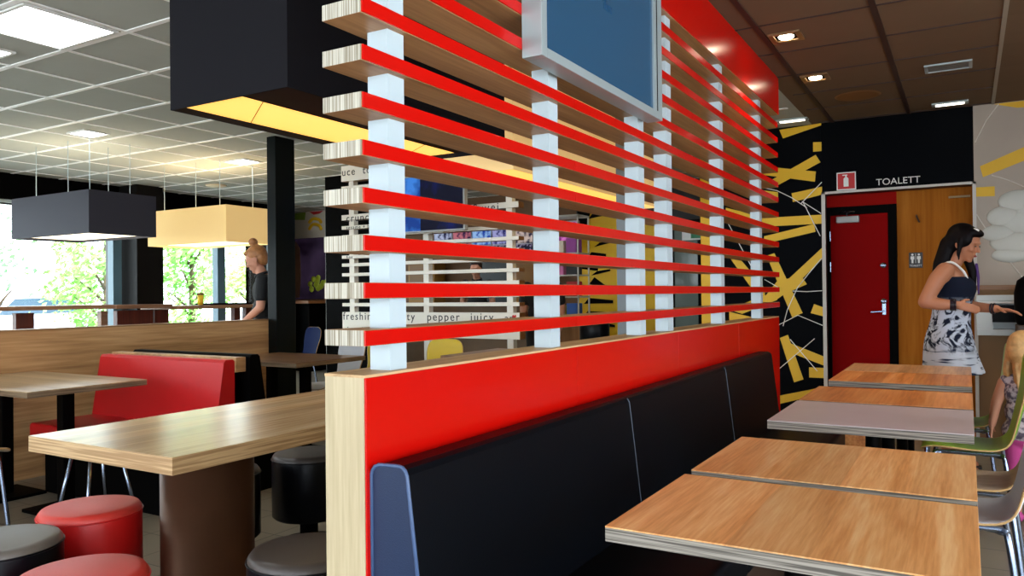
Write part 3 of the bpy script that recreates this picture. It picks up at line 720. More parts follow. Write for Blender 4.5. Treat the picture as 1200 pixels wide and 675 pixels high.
# ceiling lights
LUM = mat('luminaire_white', (255, 255, 255), .5, emit=(246, 250, 255), es=14)
LUMS = mat('luminaire_spot', (255, 255, 255), .5, emit=(255, 236, 205), es=25)
def panel_light(x, y, sx, sy, label, m, group, z=CZ-.006):
    t = thing('ceiling_light', label, 'light', (x, y, CZ), group)
    bm = bmesh.new(); w = .02
    for a in ((x-sx-w, x-sx, y-sy-w, y+sy+w), (x+sx, x+sx+w, y-sy-w, y+sy+w), (x-sx, x+sx, y-sy-w, y-sy), (x-sx, x+sx, y+sy, y+sy+w)):
        box(bm, a[0], a[1], a[2], a[3], z-.006, CZ-.0005)
    obj('frame', bm, WHITE, t)
    obj('diffuser', B(x-sx, x+sx, y-sy, y+sy, z-.001, CZ-.001), m, t)
LG = 'ceiling lights in the grey ceiling'
panel_light(-4.37, 2.37, .265, .235, 'large square light panel glowing at the top left', LUM, LG)
bm = bmesh.new(); box(bm, -4.10, -4.085, 2.13, 2.63, CZ-.02, CZ-.012)
panel_light(-5.05, 2.42, .08, .08, 'small square ceiling light at the left edge beside the large panel', LUM, LG)
panel_light(-6.85, 4.10, .12, .10, 'small square ceiling light above the black window lampshade', LUM, LG)
panel_light(-6.89, 5.87, .14, .11, 'small square ceiling light left of the slim column', LUM, LG)
for p in ((-4.37, -.4), (-6.9, .6), (-6.9, -2), (-2.0, -1.0), (-6.0, 8.3), (-4.0, 8.6), (-8.5, 2.5)):
    panel_light(p[0], p[1], .25, .22, 'square light panel set in the grey ceiling, out of view', LUM, 'light panels beyond the frame')
bm = bmesh.new(); lathe(bm, -8.66, 6.93, [(0, CZ-.02), (.10, CZ-.02), (.13, CZ-.012), (.14, CZ-.0005), (0, CZ-.0005)], 32)
tag(obj('smoke_detector', bm, mat('detector_cream', (236, 216, 180), .5), None, True), 'round pale disc on the ceiling above the cream window lampshade', 'detector')
SG = 'square recessed spotlights in the brown ceiling'
for x, y, lb in ((1.5, 2.6, 'added spotlight over the right aisle, out of view, nearest'), (1.5, 4.4, 'added spotlight over the right aisle, out of view, middle'), (1.5, 6.2, 'added spotlight over the right aisle, out of view, farthest'), (-.90, 4.74, 'square recessed spotlight, the one nearer the camera, lit warm'), (-.90, 5.76, 'square recessed spotlight, the one farther back, lit warm')):  # the unseen right-aisle spots are added to light the chairs
    t = thing('spotlight', lb, 'light', (x, y, CZ), SG)
    bm = bmesh.new()
    for a in ((-.09, -.06, -.09, .09), (.06, .09, -.09, .09), (-.06, .06, -.09, -.06), (-.06, .06, .06, .09)): box(bm, x+a[0], x+a[1], y+a[2], y+a[3], CZ-.012, CZ-.0005, .002)
    obj('frame', bm, mat('spot_bronze', (150, 120, 84), .35, metal=.5), t)
    obj('housing', B(x-.06, x+.06, y-.06, y+.06, CZ-.004, CZ-.0005), BLACK, t)
    bm = bmesh.new(); lathe(bm, x, y, [(0, CZ-.016), (.035, CZ-.014), (.045, CZ-.004), (0, CZ-.004)], 24); obj('bulb', bm, LUMS, t, True)
    L_ = bpy.data.lights.new('spot', 'SPOT'); L_.energy = 22 if x < 0 else 60; L_.color = (1, .78, .5) if x < 0 else (1, .92, .82); L_.spot_size = R(110 if x < 0 else 130); L_.spot_blend = .6; L_.shadow_soft_size = .04
    lo = bpy.data.objects.new('spot_lamp', L_); COL.objects.link(lo); lo.location = (x, y, CZ-.03)
for x, y, lb in ((-.093, 5.96, 'rectangular silver ceiling grille, unlit, right of the spotlights'),):
    t = thing('ceiling_vent', lb, 'vent', (x, y, CZ))
    bm = bmesh.new()
    for a in ((-.14, -.12, -.10, .10), (.12, .14, -.10, .10), (-.12, .12, -.10, -.08), (-.12, .12, .08, .10)): box(bm, x+a[0], x+a[1], y+a[2], y+a[3], CZ-.012, CZ-.0005, .002)
    obj('frame', bm, ALU, t)
    bm = bmesh.new()
    for k in range(5): box(bm, x-.12, x+.12, y-.07+.033*k, y-.058+.033*k, CZ-.008, CZ-.001)
    obj('grille', bm, mat('grille_grey', (110, 106, 96), .4, metal=.4), t)
SL = mat('strip_lit', (255, 255, 255), .5, emit=(255, 244, 220), es=5)
for x, y, lb in ((-.103, 7.135, 'slim lit strip light above the toilet recess'), (-1.30, 7.07, 'slim lit strip light above the end of the partition')):
    t = thing('strip_light', lb, 'light', (x, y, CZ), 'strip lights near the end wall')
    bm = bmesh.new(); box(bm, x-.13, x+.13, y-.05, y+.05, CZ-.015, CZ-.0005, .004); obj('frame', bm, ALU, t)
    obj('tube', B(x-.10, x+.10, y-.025, y+.025, CZ-.020, CZ-.014), SL, t)
bm = bmesh.new(); lathe(bm, -.71, 6.49, [(0, CZ-.006), (.15, CZ-.006), (.165, CZ-.001), (0, CZ-.001)], 40)
tag(obj('ceiling_speaker', bm, mat('speaker_brown', (128, 88, 44), .6)), 'round brown speaker disc in the brown ceiling', 'speaker')

# ------------------------------------------------------------------ window counter
wcn = thing('window_counter', 'long narrow high counter along the windows', 'counter', (-8.85, 5.5, 0))
obj('worktop', B(-9.15, -8.6, 1.0, 5.44, 1.13, 1.175, .003), COUNTERW, wcn)
obj('worktop', B(-9.2, -8.55, 5.44, 6.18, 1.125, 1.17, .003), wood('counter_dark', (96, 66, 50), (120, 86, 66), (140, 104, 80), 'y', 1., .4), wcn)
obj('worktop', B(-9.2, -8.6, 6.18, 7.95, 1.10, 1.145, .003), COUNTERW, wcn)
for a, b, m_ in ((4.47, 4.66, MAHOG), (5.42, 5.50, COUNTERW), (5.62, 6.1, MAHOG), (6.12, 6.32, MAHOG), (7.35, 7.45, MAHOG), (7.55, 7.65, MAHOG), (2.2, 2.4, MAHOG)):
    obj('leg', B(-8.90, -8.82, a, b, 0, 1.10, .003), m_, wcn)
def P(x, y, z): return (x, y, z)
tr = thing('serving_tray', 'black serving tray on the window counter in front of the blond woman', 'tray', (-8.85, 7.15, 1.147))
obj('tray_base', B(-9.02, -8.66, 6.88, 7.50, 1.1465, 1.155, .003), BLACKG, tr)
bm = bmesh.new()
for a in ((-9.03, -9.02, 6.87, 7.51), (-8.66, -8.65, 6.87, 7.51), (-9.02, -8.66, 6.87, 6.88), (-9.02, -8.66, 7.50, 7.51)): box(bm, a[0], a[1], a[2], a[3], 1.147, 1.168)
obj('rim', bm, BLACKG, tr)
cp = thing('paper_cup', 'yellow printed paper cup on the window counter', 'cup', (-8.8, 6.72, 1.1465))
bm = bmesh.new(); lathe(bm, -8.8, 6.78, [(0, 1.1465), (.032, 1.1465), (.042, 1.28), (0, 1.28)], 28); obj('cup_body', bm, mat('cup_yellow', (240, 196, 40), .5), cp, True)
bm = bmesh.new(); lathe(bm, -8.8, 6.78, [(0, 1.281), (.045, 1.281), (.045, 1.295), (.038, 1.31), (0, 1.312)], 28); obj('lid', bm, mat('cup_brown', (120, 70, 34), .5), cp, True)
cp.location = (-8.8, 6.78, 1.1465)
for ch in cp.children: ch.location = (0, -.06, 0)

# ------------------------------------------------------------------ outdoors
struct('ground', B(-60, -10.4, -30, 40, -.12, -.02), mat('asphalt_bright', (176, 176, 172), .8, vary=.08, vscale=.8), label='pale paved ground outside the windows')
LEAF = [mat('leaf_a', (150, 205, 110), .6), mat('leaf_b', (130, 180, 130), .6), mat('leaf_c', (180, 225, 130), .6)]
BARK = mat('bark', (88, 70, 52), .8)
def tree(loc, h, r, n, m, label, seed, zc=None, rz=None):
    q = random.Random(seed); t = thing('tree', label, 'tree', loc, 'trees outside the windows')
    x0, y0, z0 = loc
    bm = bmesh.new(); tube(bm, smoothpts([(x0, y0, z0), (x0+.05, y0, z0+h*.3), (x0-.03, y0+.05, z0+h*.6), (x0, y0, z0+h*.85)], 4), [.09]*4+[.07]*4+[.04]*4+[.02], 8)
    for k in range(9):
        a = q.uniform(0, 2*PI); z = z0+h*q.uniform(.25, .7)
        tube(bm, [(x0, y0, z), (x0+math.cos(a)*r*.4, y0+math.sin(a)*r*.4, z+.3), (x0+math.cos(a)*r*.75, y0+math.sin(a)*r*.75, z+.5)], [.035, .02, .008], 6)
    obj('trunk', bm, BARK, t, True)
    bm = bmesh.new()
    cl = [(q.gauss(0, .45)*r, q.gauss(0, .45)*r, zc+q.uniform(-1, 1)*rz) for _ in range(26)]
    for i in range(n):
        c = q.choice(cl); s = q.uniform(.045, .085)
        p = Vector((x0+c[0]+q.gauss(0, .17)*r, y0+c[1]+q.gauss(0, .17)*r, z0+c[2]+q.gauss(0, .2)))
        u = Vector((q.uniform(-1, 1), q.uniform(-1, 1), q.uniform(-1, 1))).normalized(); v = u.orthogonal().normalized()
        w = u.cross(v)
        vs = [bm.verts.new(p+v*s), bm.verts.new(p+w*s*.5+u*s*.12), bm.verts.new(p-v*s), bm.verts.new(p-w*s*.5+u*s*.12)]
        bm.faces.new((vs[0], vs[1], vs[2])); bm.faces.new((vs[0], vs[2], vs[3]))
    obj('crown', bm, m, t)
tree((-14.5, 9.0, -.02), 3.2, .85, 2400, LEAF[0], 'bright green bushy tree outside, left of the black column', 1, 1.6, .95)
tree((-15.0, 7.2, -.02), 3.4, .6, 300, LEAF[1], 'sparse thin tree outside, below the black window lampshade', 2, 2.1, .5)
tree((-14.6, 11.0, -.02), 3.1, .75, 2400, LEAF[0], 'green tree outside, just right of the black column', 3, 1.45, 1.1)
tree((-15.2, 13.2, -.02), 3.0, 1.0, 1800, LEAF[2], 'pale green tree outside behind the cream lampshade', 4, 1.9, .55)
def car(x, y, rz, m, label):
    t = thing('car', label, 'car', (x, y, 0), 'parked cars outside')
    bm = bmesh.new(); prism(bm, [(-2.1, .25), (-2.15, .6), (-1.9, .78), (-1.2, .86), (-.7, 1.32), (.7, 1.36), (1.35, .92), (2.05, .8), (2.15, .5), (2.1, .25)], 'x', -.85, .85)
    bmesh.ops.bevel(bm, geom=bm.edges, offset=.06, segments=2, affect='EDGES'); bmesh.ops.translate(bm, verts=bm.verts, vec=(x, y, 0)); obj('body', bm, m, t, True)
    bm = bmesh.new(); prism(bm, [(-1.05, .88), (-.66, 1.26), (.62, 1.29), (1.15, .92)], 'x', -.862, .862); bmesh.ops.translate(bm, verts=bm.verts, vec=(x, y, 0)); obj('windows', bm, mat('car_glass', (50, 70, 90), .15), t)
    for a in (-1.3, 1.3):
        for s in (-.8, .8):
            bm = bmesh.new(); lathe(bm, 0, 0, [(0, .1), (.2, .1), (.32, .08), (.32, -.08), (.2, -.1), (0, -.1)], 28)
            bmesh.ops.rotate(bm, verts=bm.verts, matrix=Matrix.Rotation(PI/2, 3, 'Y')); bmesh.ops.translate(bm, verts=bm.verts, vec=(x+s, y+a, .30)); obj('wheel', bm, BLACK, t, True)
car(-20.5, 10.6, 0, mat('car_pale', (190, 205, 225), .25), 'pale car parked outside at the left edge of the window')
car(-20.0, 19.5, 0, mat('car_silver', (170, 180, 190), .25), 'silver car parked outside behind the blond woman')

# ------------------------------------------------------------------ middle zone beyond the partition
struct('wall_far', B(-11, -4.8, 10, 10.15, 0, CZ), mat('kitchen_wall', (112, 76, 40), .6, vary=.1, vscale=1.5))
struct('wall_far', B(-4.8, -2.1, 10, 10.15, 0, CZ), mat('black_far', (20, 18, 16), .6))
struct('wall_side', B(-2.22, -2.1, WY, 10, 0, CZ), BLACK)
struct('wall_left', B(-10.75, -10.65, 9.2, 10.0, 0, CZ), BLACK)
struct('wall_left', B(-10.65, -9.8, 9.25, 9.3, 0, CZ), BLACK) if False else None
m3 = thing('wall_mural', 'yellow wall mural slashed with black strokes, seen through the slats', 'mural', (-4.0, 9.98, 0))
obj('mural_ground', B(-4.76, -4.02, 9.975, 9.999, 0, 2.45), YEL, m3)
bm = bmesh.new(); q = random.Random(5)
for z, n in ((2.3, 0), (2.1, 0), (1.9, 0), (1.75, 0), (1.6, 0), (1.5, 0), (1.38, 0), (1.25, 0), (1.1, 0), (.9, 0), (.8, 0), (.65, 0)):
    xa = q.uniform(-4.76, -4.5); xb = xa+q.uniform(.25, .45); s = q.uniform(-.09, .09); w = q.uniform(.05, .10)
    prism(bm, [(xa, z), (xb, z+s), (xb, z+s+w*.5), (xa+.08, z+w)], 'y', 9.968-.0004*len(bm.verts)/8, 9.976)
prism(bm, [(-4.76, .98), (-4.42, .80), (-4.76, .80)], 'y', 9.95, 9.976)
prism(bm, [(-4.76, 2.45), (-4.55, 2.45), (-4.68, 2.05), (-4.76, 2.1)], 'y', 9.95, 9.976)
obj('black_strokes', bm, BLACK, m3)
m4 = thing('wall_mural', 'narrow yellow panel right of the grey column, seen through the slats', 'mural', (-3.7, 9.98, 0))
obj('mural_ground', B(-3.93, -3.42, 9.975, 9.999, 0, 2.3), YEL, m4)
bm = bmesh.new(); prism(bm, [(-3.93, 1.6), (-3.72, 1.58), (-3.72, 1.66), (-3.93, 1.7)], 'y', 9.965, 9.976); prism(bm, [(-3.93, 1.9), (-3.74, 1.94), (-3.74, 1.99), (-3.93, 1.97)], 'y', 9.965, 9.976); obj('black_strokes', bm, BLACK, m4)
bm = bmesh.new()
box(bm, -3.40, -3.34, 9.9, 9.98, 0, 2.2, .003); box(bm, -2.62, -2.56, 9.9, 9.98, 0, 2.2, .003); box(bm, -3.34, -2.62, 9.9, 9.98, 2.12, 2.2, .003); box(bm, -3.02, -2.96, 9.9, 9.98, 0, 2.12, .003)
w7 = struct('window_7', bm, BLACK)
obj('window_pane', B(-3.34, -2.62, 9.93, 9.94, .05, 2.12), mat('dusky_glass', (58, 62, 60), .1, emit=(90, 104, 98), es=.35), w7)
ps = thing('poster', 'small green and white poster on the dark glass door, seen through the slats', 'poster', (-3.0, 9.88, 1.9))
obj('sheet', B(-3.22, -2.86, 9.885, 9.8995, 1.93, 2.12), WHITE, ps); obj('green_print', B(-3.10, -2.93, 9.88, 9.886, 1.95, 2.09), mat('poster_green', (40, 130, 84), .5), ps)
bm = bmesh.new(); box(bm, -2.222, -2.11, 5.30, 5.44, 1.0, CZ, .003)
gc = thing('support_column', 'slim grey square column just beyond the partition', 'column', (-2.17, 5.4, 0))
bm2 = bmesh.new(); box(bm2, -2.222, -2.11, 5.30, 5.44, 0, CZ, .003)
o = obj('shaft', bm2, None, gc, mats=[mat('column_grey', (112, 122, 128), .5), mat('column_shaded', (44, 32, 18), .6)])  # shade on the column's side face put into its colour
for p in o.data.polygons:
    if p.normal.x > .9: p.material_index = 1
bm.free()
# slatted text screen
ts = thing('lettered_screen', 'white slatted screen printed with ingredient words beyond the partition', 'screen', (-4.95, 6.65, 0))
YS = 6.6
WB = mat('board_white', (244, 240, 228), .5)
TX = mat('letter_black', (16, 14, 14), .5)
for xx in (-5.99, -4.95, -3.92):
    obj('post', B(xx-.035, xx+.035, YS+.02, YS+.09, 0, CZ), WB, ts)
TXT_LOW = [(-6.11, 'freshing', .12, .180), (-5.38, 'tasty', .12, .180), (-4.93, 'pepper', .12, .180), (-4.38, 'juicy', .12, .180), (-3.97, 'an', .10, .180), (-6.05, 'intrinsic', .11, .03), (-5.2, 'cheese   grill', .11, .03)]
def board(z0, z1, words=None, size=.1, zo=0.):
    b_ = obj('board', B(-6.12, -3.80, YS, YS+.11, z0, z1, .002), None, ts)
    b_.data.materials.append(WB); b_.data.materials.append(wood('board_end', (120, 84, 46), (140, 100, 58), (160, 118, 72), 'x'))
    for p in b_.data.polygons:
        if p.normal.x > .9 or p.normal.z < -.9: p.material_index = 1
    for i, (x, s, sz, dz) in enumerate(words or []):
        text('lettering', s, sz, TX, b_, (x, YS-.001, z0+dz), ext=.001, sx=1.0, space=1.25)
board(2.545, 2.72, [(-6.11, 'uce', .12, .065), (-5.80, 'tomato  sauce', .12, .065)])
board(2.33, 2.49, [(-6.05, 'lettuce   pickles    fre', .13, .05)])
board(2.105, 2.165, [(-6.05, 'crunchy  oil   onion    my  Suvei', .12, -.02)])
board(2.0, 2.04, [(-6.05, 'sesame + bun', .06, .0)])
for z in (1.90, 1.785, 1.58, 1.47): board(z, z+.036)
board(1.67, 1.706, [(-6.05, 'fine', .05, 0)])
board(1.22, 1.385, [(-5.5, 'juicy tasty melted let', .115, .06)])
board(1.13, 1.168)
board(.80, 1.065, TXT_LOW)
bm = bmesh.new(); prism(bm, [(-3.86, 1.0), (-3.885, 1.03), (-3.873, 1.045), (-3.86, 1.035), (-3.847, 1.045), (-3.835, 1.03)], 'y', YS-.003, YS)
hb = obj('heart_symbol', bm, mat('heart_red', (200, 10, 20), .5), ts)
# black backing column left of the screen
bm = bmesh.new(); box(bm, -6.95, -6.25, 7.2, 7.5, 0, CZ, .004)
tag(obj('column', bm, BLACK), 'wide black pillar behind the left end of the lettered screen', 'column')
# blue hanging screen
def img_mat(name, ca, cb, sc, es, thr=(.42, .58)):
    m = bpy.data.materials.new(name); m.use_nodes = True; nt = m.node_tree; b = nt.nodes['Principled BSDF']
    tc = nt.nodes.new('ShaderNodeTexCoord'); n = nt.nodes.new('ShaderNodeTexNoise'); n.inputs['Scale'].default_value = sc; n.inputs['Detail'].default_value = 3
    r = nt.nodes.new('ShaderNodeValToRGB'); e = r.color_ramp.elements; e[0].position = thr[0]; e[1].position = thr[1]; e[0].color = lin(ca)+(1,); e[1].color = lin(cb)+(1,)
    nt.links.new(tc.outputs['Object'], n.inputs['Vector']); nt.links.new(n.outputs['Fac'], r.inputs[0]); nt.links.new(r.outputs[0], b.inputs['Emission Color'])
    b.inputs['Base Color'].default_value = (.01, .01, .02, 1); b.inputs['Emission Strength'].default_value = es; b.inputs['Roughness'].default_value = .7; b.inputs['Specular IOR Level'].default_value = .12
    return m
bs = thing('menu_screen', 'blue lit screen hanging in front of the lettered screen, dark on its right side', 'screen', (-4.7, 6.28, 1.9))
obj('frame', B(-5.22, -4.225, 6.285, 6.34, 1.885, 2.46, .003), mat('silver_frame', (170, 174, 176), .4), bs)
obj('display', B(-5.20, -4.76, 6.278, 6.286, 1.90, 2.445), img_mat('screen_blue', (16, 60, 140), (60, 130, 220), 4, .9), bs)
obj('display', B(-4.76, -4.245, 6.278, 6.286, 1.90, 2.445), img_mat('screen_dark_blue', (2, 4, 24), (10, 24, 90), 5, .8, (.5, .7)), bs)
for xx in (-5.0, -4.45):
    bm = bmesh.new(); tube(bm, [(xx, 6.31, 2.455), (xx, 6.31, CZ)], .012); obj('hanger', bm, BLACK, bs)
# menu boards over the service counter
cols = [((20, 20, 60), (180, 190, 220)), ((40, 10, 60), (190, 110, 120)), ((10, 60, 160), (150, 190, 235)), ((16, 20, 90), (160, 160, 210)), ((30, 20, 50), (200, 180, 170)), ((50, 30, 120), (190, 170, 215)), ((120, 20, 110), (220, 120, 200))]
MG = 'lit menu boards above the service counter'
names = ['pale blue-white lit menu board, leftmost of the row', 'dark purple and pink lit menu board, second from left', 'bright blue lit menu board, third from left', 'navy lit menu board in the middle of the row', 'dark lit menu board with pale pictures, fifth from left', 'violet lit menu board, second from right', 'magenta lit menu board, rightmost of the row']
for i, (a, b) in enumerate(cols):
    x = -6.95+i*.345
    t = thing('menu_board', names[i], 'menu board', (x+.16, 9.5, 1.85), MG)
    obj('frame', B(x, x+.335, 9.5, 9.56, 1.84, 2.24, .003), mat('menu_frame', (150, 150, 156), .4), t)
    obj('display', B(x+.012, x+.323, 9.49, 9.5, 1.97, 2.22), img_mat('menu_image', a, b, 14, .8), t)
    obj('price_strip', B(x+.012, x+.323, 9.49, 9.5, 1.855, 1.95), img_mat('price_image', (12, 10, 30), (150, 140, 170), 24, .7, (.5, .6)), t)
sc_ = thing('service_counter', 'brown service counter beyond the lettered screen', 'counter', (-6, 8.3, 0))
obj('front', B(-7.5, -4.45, 8.2, 8.7, 0, 1.10), mat('counter_front', (110, 80, 44), .5, vary=.1), sc_)
obj('worktop', B(-7.55, -4.40, 8.15, 8.75, 1.10, 1.14, .004), mat('counter_top', (90, 66, 40), .35), sc_)
# kitchen fittings behind counter
for i, (x, w, m_, lb, cat, nm) in enumerate(((-7.6, .5, 'ochre', 'ochre cupboard panel on the kitchen wall, leftmost', 'cupboard', 'kitchen_cupboard'), (-6.3, .55, 'teal', 'dark kitchen machine between the ochre cupboards', 'machine', 'kitchen_machine'), (-5.7, .5, 'ochre', 'ochre cupboard panel behind the staff member', 'cupboard', 'kitchen_cupboard'))):
    t = thing(nm, lb, cat, (x+w/2, 9.8, 1.2))
    obj('body', B(x, x+w, 9.7, 9.9995, 0, 1.78, .004), mat('kit_'+m_, (168, 120, 50) if m_ == 'ochre' else (40, 44, 44), .5), t)
    obj('front_panel', B(x+.03, x+w-.03, 9.69, 9.701, 1.2, 1.72), mat('kitf_'+m_, (130, 88, 34) if m_ == 'ochre' else (16, 20, 22), .4), t)
# display case right of the lettered screen
dc = thing('display_case', 'white-framed glass display case stocked with boxes, left of the yellow mural', 'display case', (-4.05, 8.1, 0))
bm = bmesh.new()
for z in (.95, 1.20, 1.45, 1.70, 1.95): box(bm, -4.35, -3.80, 7.95, 8.25, z, z+.015)
for xx in (-4.35, -3.815): 
    box(bm, xx, xx+.015, 7.95, 7.965, .9, 2.15); box(bm, xx, xx+.015, 8.235, 8.25, .9, 2.15)
box(bm, -4.35, -3.80, 7.95, 8.25, 2.13, 2.15)
obj('frame', bm, mat('case_white', (206, 206, 200), .4), dc)
obj('case_base', B(-4.36, -3.79, 7.94, 8.26, 0, .90, .004), wood('case_wood', (130, 90, 50), (150, 106, 62), (170, 122, 76), 'z'), dc)
pc = [(190, 40, 40), (230, 220, 200), (30, 30, 34), (200, 190, 60), (150, 60, 150), (80, 70, 66), (60, 110, 200), (220, 120, 180)]
k = 0
shelf_names = ['lowest', 'second lowest', 'second highest', 'highest']
cn = ['red', 'cream', 'black', 'yellow', 'purple', 'brown', 'blue', 'pink']
for si, z in enumerate((.966, 1.216, 1.466, 1.716)):
    for j in range(3):
        x = -4.31+j*.165; w = .13; h = .12+.05*((k*7) % 3)/2; ci = (k*3+si) % 8
        t = tag(obj('packet', B(x, x+w, 8.0, 8.15, z, z+h, .003), mat('packet_%d' % ci, pc[ci], .5)), '%s packet, %s on the %s shelf of the display case' % (cn[ci], ('left', 'middle', 'right')[j], shelf_names[si]), 'box', 'packets in the display case'); k += 1
# rubbish bin / black box seen low through the slats
bb2 = thing('black_stool', 'black round stool low in front of the yellow mural, seen through the slats', 'stool', (-3.45, 7.6, 0))
bm = bmesh.new(); lathe(bm, -3.45, 7.6, [(0, .93), (.15, .93), (.16, .91), (.16, .70), (.14, .69), (0, .69)], 32); obj('seat', bm, BLACKV, bb2, True)
bm = bmesh.new(); lathe(bm, -3.45, 7.6, [(0, .69), (.03, .69), (.03, .03), (.2, .02), (.2, 0), (0, 0)], 24); obj('pedestal', bm, BLACKG, bb2, True)

# left rear corner: food mural and side counter
fm = thing('wall_poster', 'white poster with yellow and green fruit, above the purple picture', 'poster', (-10.1, 9.9, 2.25))
obj('sheet', B(-10.52, -9.60, 9.96, 9.99, 2.28, 2.80-.06), mat('poster_white', (216, 206, 192), .6), fm)
bm = bmesh.new()
for cz_, s in ((2.45, 1), (2.56, .8)):
    tube(bm, smoothpts([(-10.0, 9.955, cz_-.03*s), (-9.9, 9.955, cz_+.06*s), (-9.75, 9.955, cz_+.03*s), (-9.70, 9.955, cz_-.05*s)], 5), [.015]+[.03]*14+[.012], 8)
obj('yellow_peel', bm, mat('peel_yellow', (240, 190, 20), .5), fm, True)
bm = bmesh.new(); prism(bm, [(-10.40, 2.62), (-10.1, 2.60), (-10.08, 2.735), (-10.42, 2.735)], 'y', 9.95, 9.961); obj('green_leaf', bm, mat('poster_leaf', (120, 150, 50), .5), fm)
bm = bmesh.new(); prism(bm, [(-9.98, 2.735), (-9.66, 2.735), (-9.75, 2.69), (-9.88, 2.68)], 'y', 9.95, 9.961); obj('red_shape', bm, mat('poster_red', (200, 40, 40), .5), fm)
fp = thing('wall_poster', 'dark purple picture with a yellow-green flower, above the side counter', 'poster', (-10.1, 9.9, 1.2))
obj('sheet', B(-10.52, -9.60, 9.955, 9.985, 1.20, 2.27), img_mat('purple_picture', (18, 8, 20), (66, 50, 74), 1.6, .5, (.35, .65)), fp)
bm = bmesh.new(); q = random.Random(3)
for i in range(14):
    r_ = bmesh.ops.create_icosphere(bm, subdivisions=2, radius=1)
    cx, cz_ = -9.80+q.gauss(0, .11), 1.48+q.gauss(0, .07)
    for v in r_['verts']: v.co = Vector((cx+v.co.x*.06, 9.955+v.co.y*.018, cz_+v.co.z*.055))
obj('flower', bm, mat('flower_lime', (176, 190, 50), .5), fp, True)
bm = bmesh.new(); prism(bm, [(-10.40, 1.22), (-10.24, 1.22), (-10.2, 1.6), (-10.22, 2.1), (-10.32, 2.24), (-10.38, 1.9)], 'y', 9.945, 9.956); obj('stem', bm, mat('stem_brown', (150, 110, 84), .6), fp)
sc2 = thing('side_counter', 'brown side counter below the purple flower picture', 'counter', (-10.0, 9.6, 0))
obj('worktop', B(-10.6, -9.35, 9.28, 9.94, 1.13, 1.18, .003), mat('side_top', (140, 92, 56), .5), sc2)
obj('front', B(-10.55, -9.4, 9.35, 9.93, 0, 1.13), BLACK, sc2)
hs = thing('hanging_sign', 'small red and yellow sign on a thin rod below the side counter', 'sign', (-9.75, 9.3, .6))
obj('plate', B(-9.93, -9.62, 9.22, 9.235, .69, .86, .002), mat('sign_red2', (190, 20, 30), .5), hs)
bm = bmesh.new(); prism(bm, [(-9.93, .69), (-9.62, .69), (-9.93, .78)], 'y', 9.212, 9.221); obj('yellow_corner', bm, YEL, hs)
bm = bmesh.new(); tube(bm, [(-9.78, 9.228, .86), (-9.78, 9.228, 1.13)], .006, 6); obj('rod', bm, WHITE, hs)
bm = bmesh.new(); tube(bm, [(-8.95, 9.3, 0), (-8.95, 9.3, CZ)], .02, 8)
struct('trim_9', bm, WHITE, label='thin white vertical tube beside the purple picture')

# ------------------------------------------------------------------ people
def ell(bm, c, r, rot=None):
    q = bmesh.ops.create_uvsphere(bm, u_segments=20, v_segments=14, radius=1)
    for v in q['verts']:
        p = Vector((v.co.x*r[0], v.co.y*r[1], v.co.z*r[2]))
        if rot: p = rot @ p
        v.co = p+Vector(c)
def cap(bm, a, ra, b, rb, n=14):
    a, b = Vector(a), Vector(b); d = b-a; L_ = d.length
    if L_ < 1e-5: return
    d.normalize(); u = d.orthogonal().normalized(); w = d.cross(u)
    rings = []
    for k in range(5):
        t = PI/2*(k/4); rings.append((a-d*ra*math.cos(t), ra*math.sin(t)))
    for k in range(5):
        t = PI/2*(1-k/4); rings.append((b+d*rb*math.cos(t), rb*math.sin(t)))
    prev = None
    for p, r in rings:
        cur = [bm.verts.new(p)] if r < 1e-6 else [bm.verts.new(p+u*r*math.cos(2*PI*i/n)+w*r*math.sin(2*PI*i/n)) for i in range(n)]
        if prev is not None:
            for i in range(n):
                q = []
                for v in (prev[i % len(prev)], prev[(i+1) % n % len(prev)], cur[(i+1) % n % len(cur)], cur[i % len(cur)]):
                    if v not in q: q.append(v)
                if len(q) > 2: bm.faces.new(q)
        prev = cur
def chain(bm, pts):
    for (a, ra), (b, rb) in zip(pts, pts[1:]): cap(bm, a, ra, b, rb)
def remesh(o, vox, it=6):
    m = o.modifiers.new('join', 'REMESH'); m.mode = 'VOXEL'; m.voxel_size = vox; m.use_smooth_shade = True
    if it:
        s = o.modifiers.new('soften', 'SMOOTH'); s.iterations = it; s.factor = .5
def head(bm, c, s, rot):
    """face looks along +X before rot"""
    def E(off, r): ell(bm, Vector(c)+rot @ (Vector(off)*s), [v*s for v in r], rot)
    def Cc(a, ra, b, rb): cap(bm, Vector(c)+rot @ (Vector(a)*s), ra*s, Vector(c)+rot @ (Vector(b)*s), rb*s)
    E((-.012, 0, .025), (.098, .076, .092))      # skull
    E((.025, 0, -.03), (.064, .062, .075))       # face
    E((.040, 0, -.078), (.040, .040, .030))      # jaw
    E((.068, 0, -.098), (.018, .020, .015))      # chin
    Cc((.082, 0, .012), .009, (.104, 0, -.026), .012)   # nose
    E((.083, 0, .026), (.012, .045, .010))       # brow
    E((.084, 0, -.058), (.012, .022, .006)); E((.082, 0, -.068), (.012, .018, .006))   # lips
    for sy_ in (-1, 1):
        E((.062, sy_*.038, -.022), (.026, .022, .022))   # cheek
        E((-.005, sy_*.076, -.012), (.020, .009, .030))  # ear
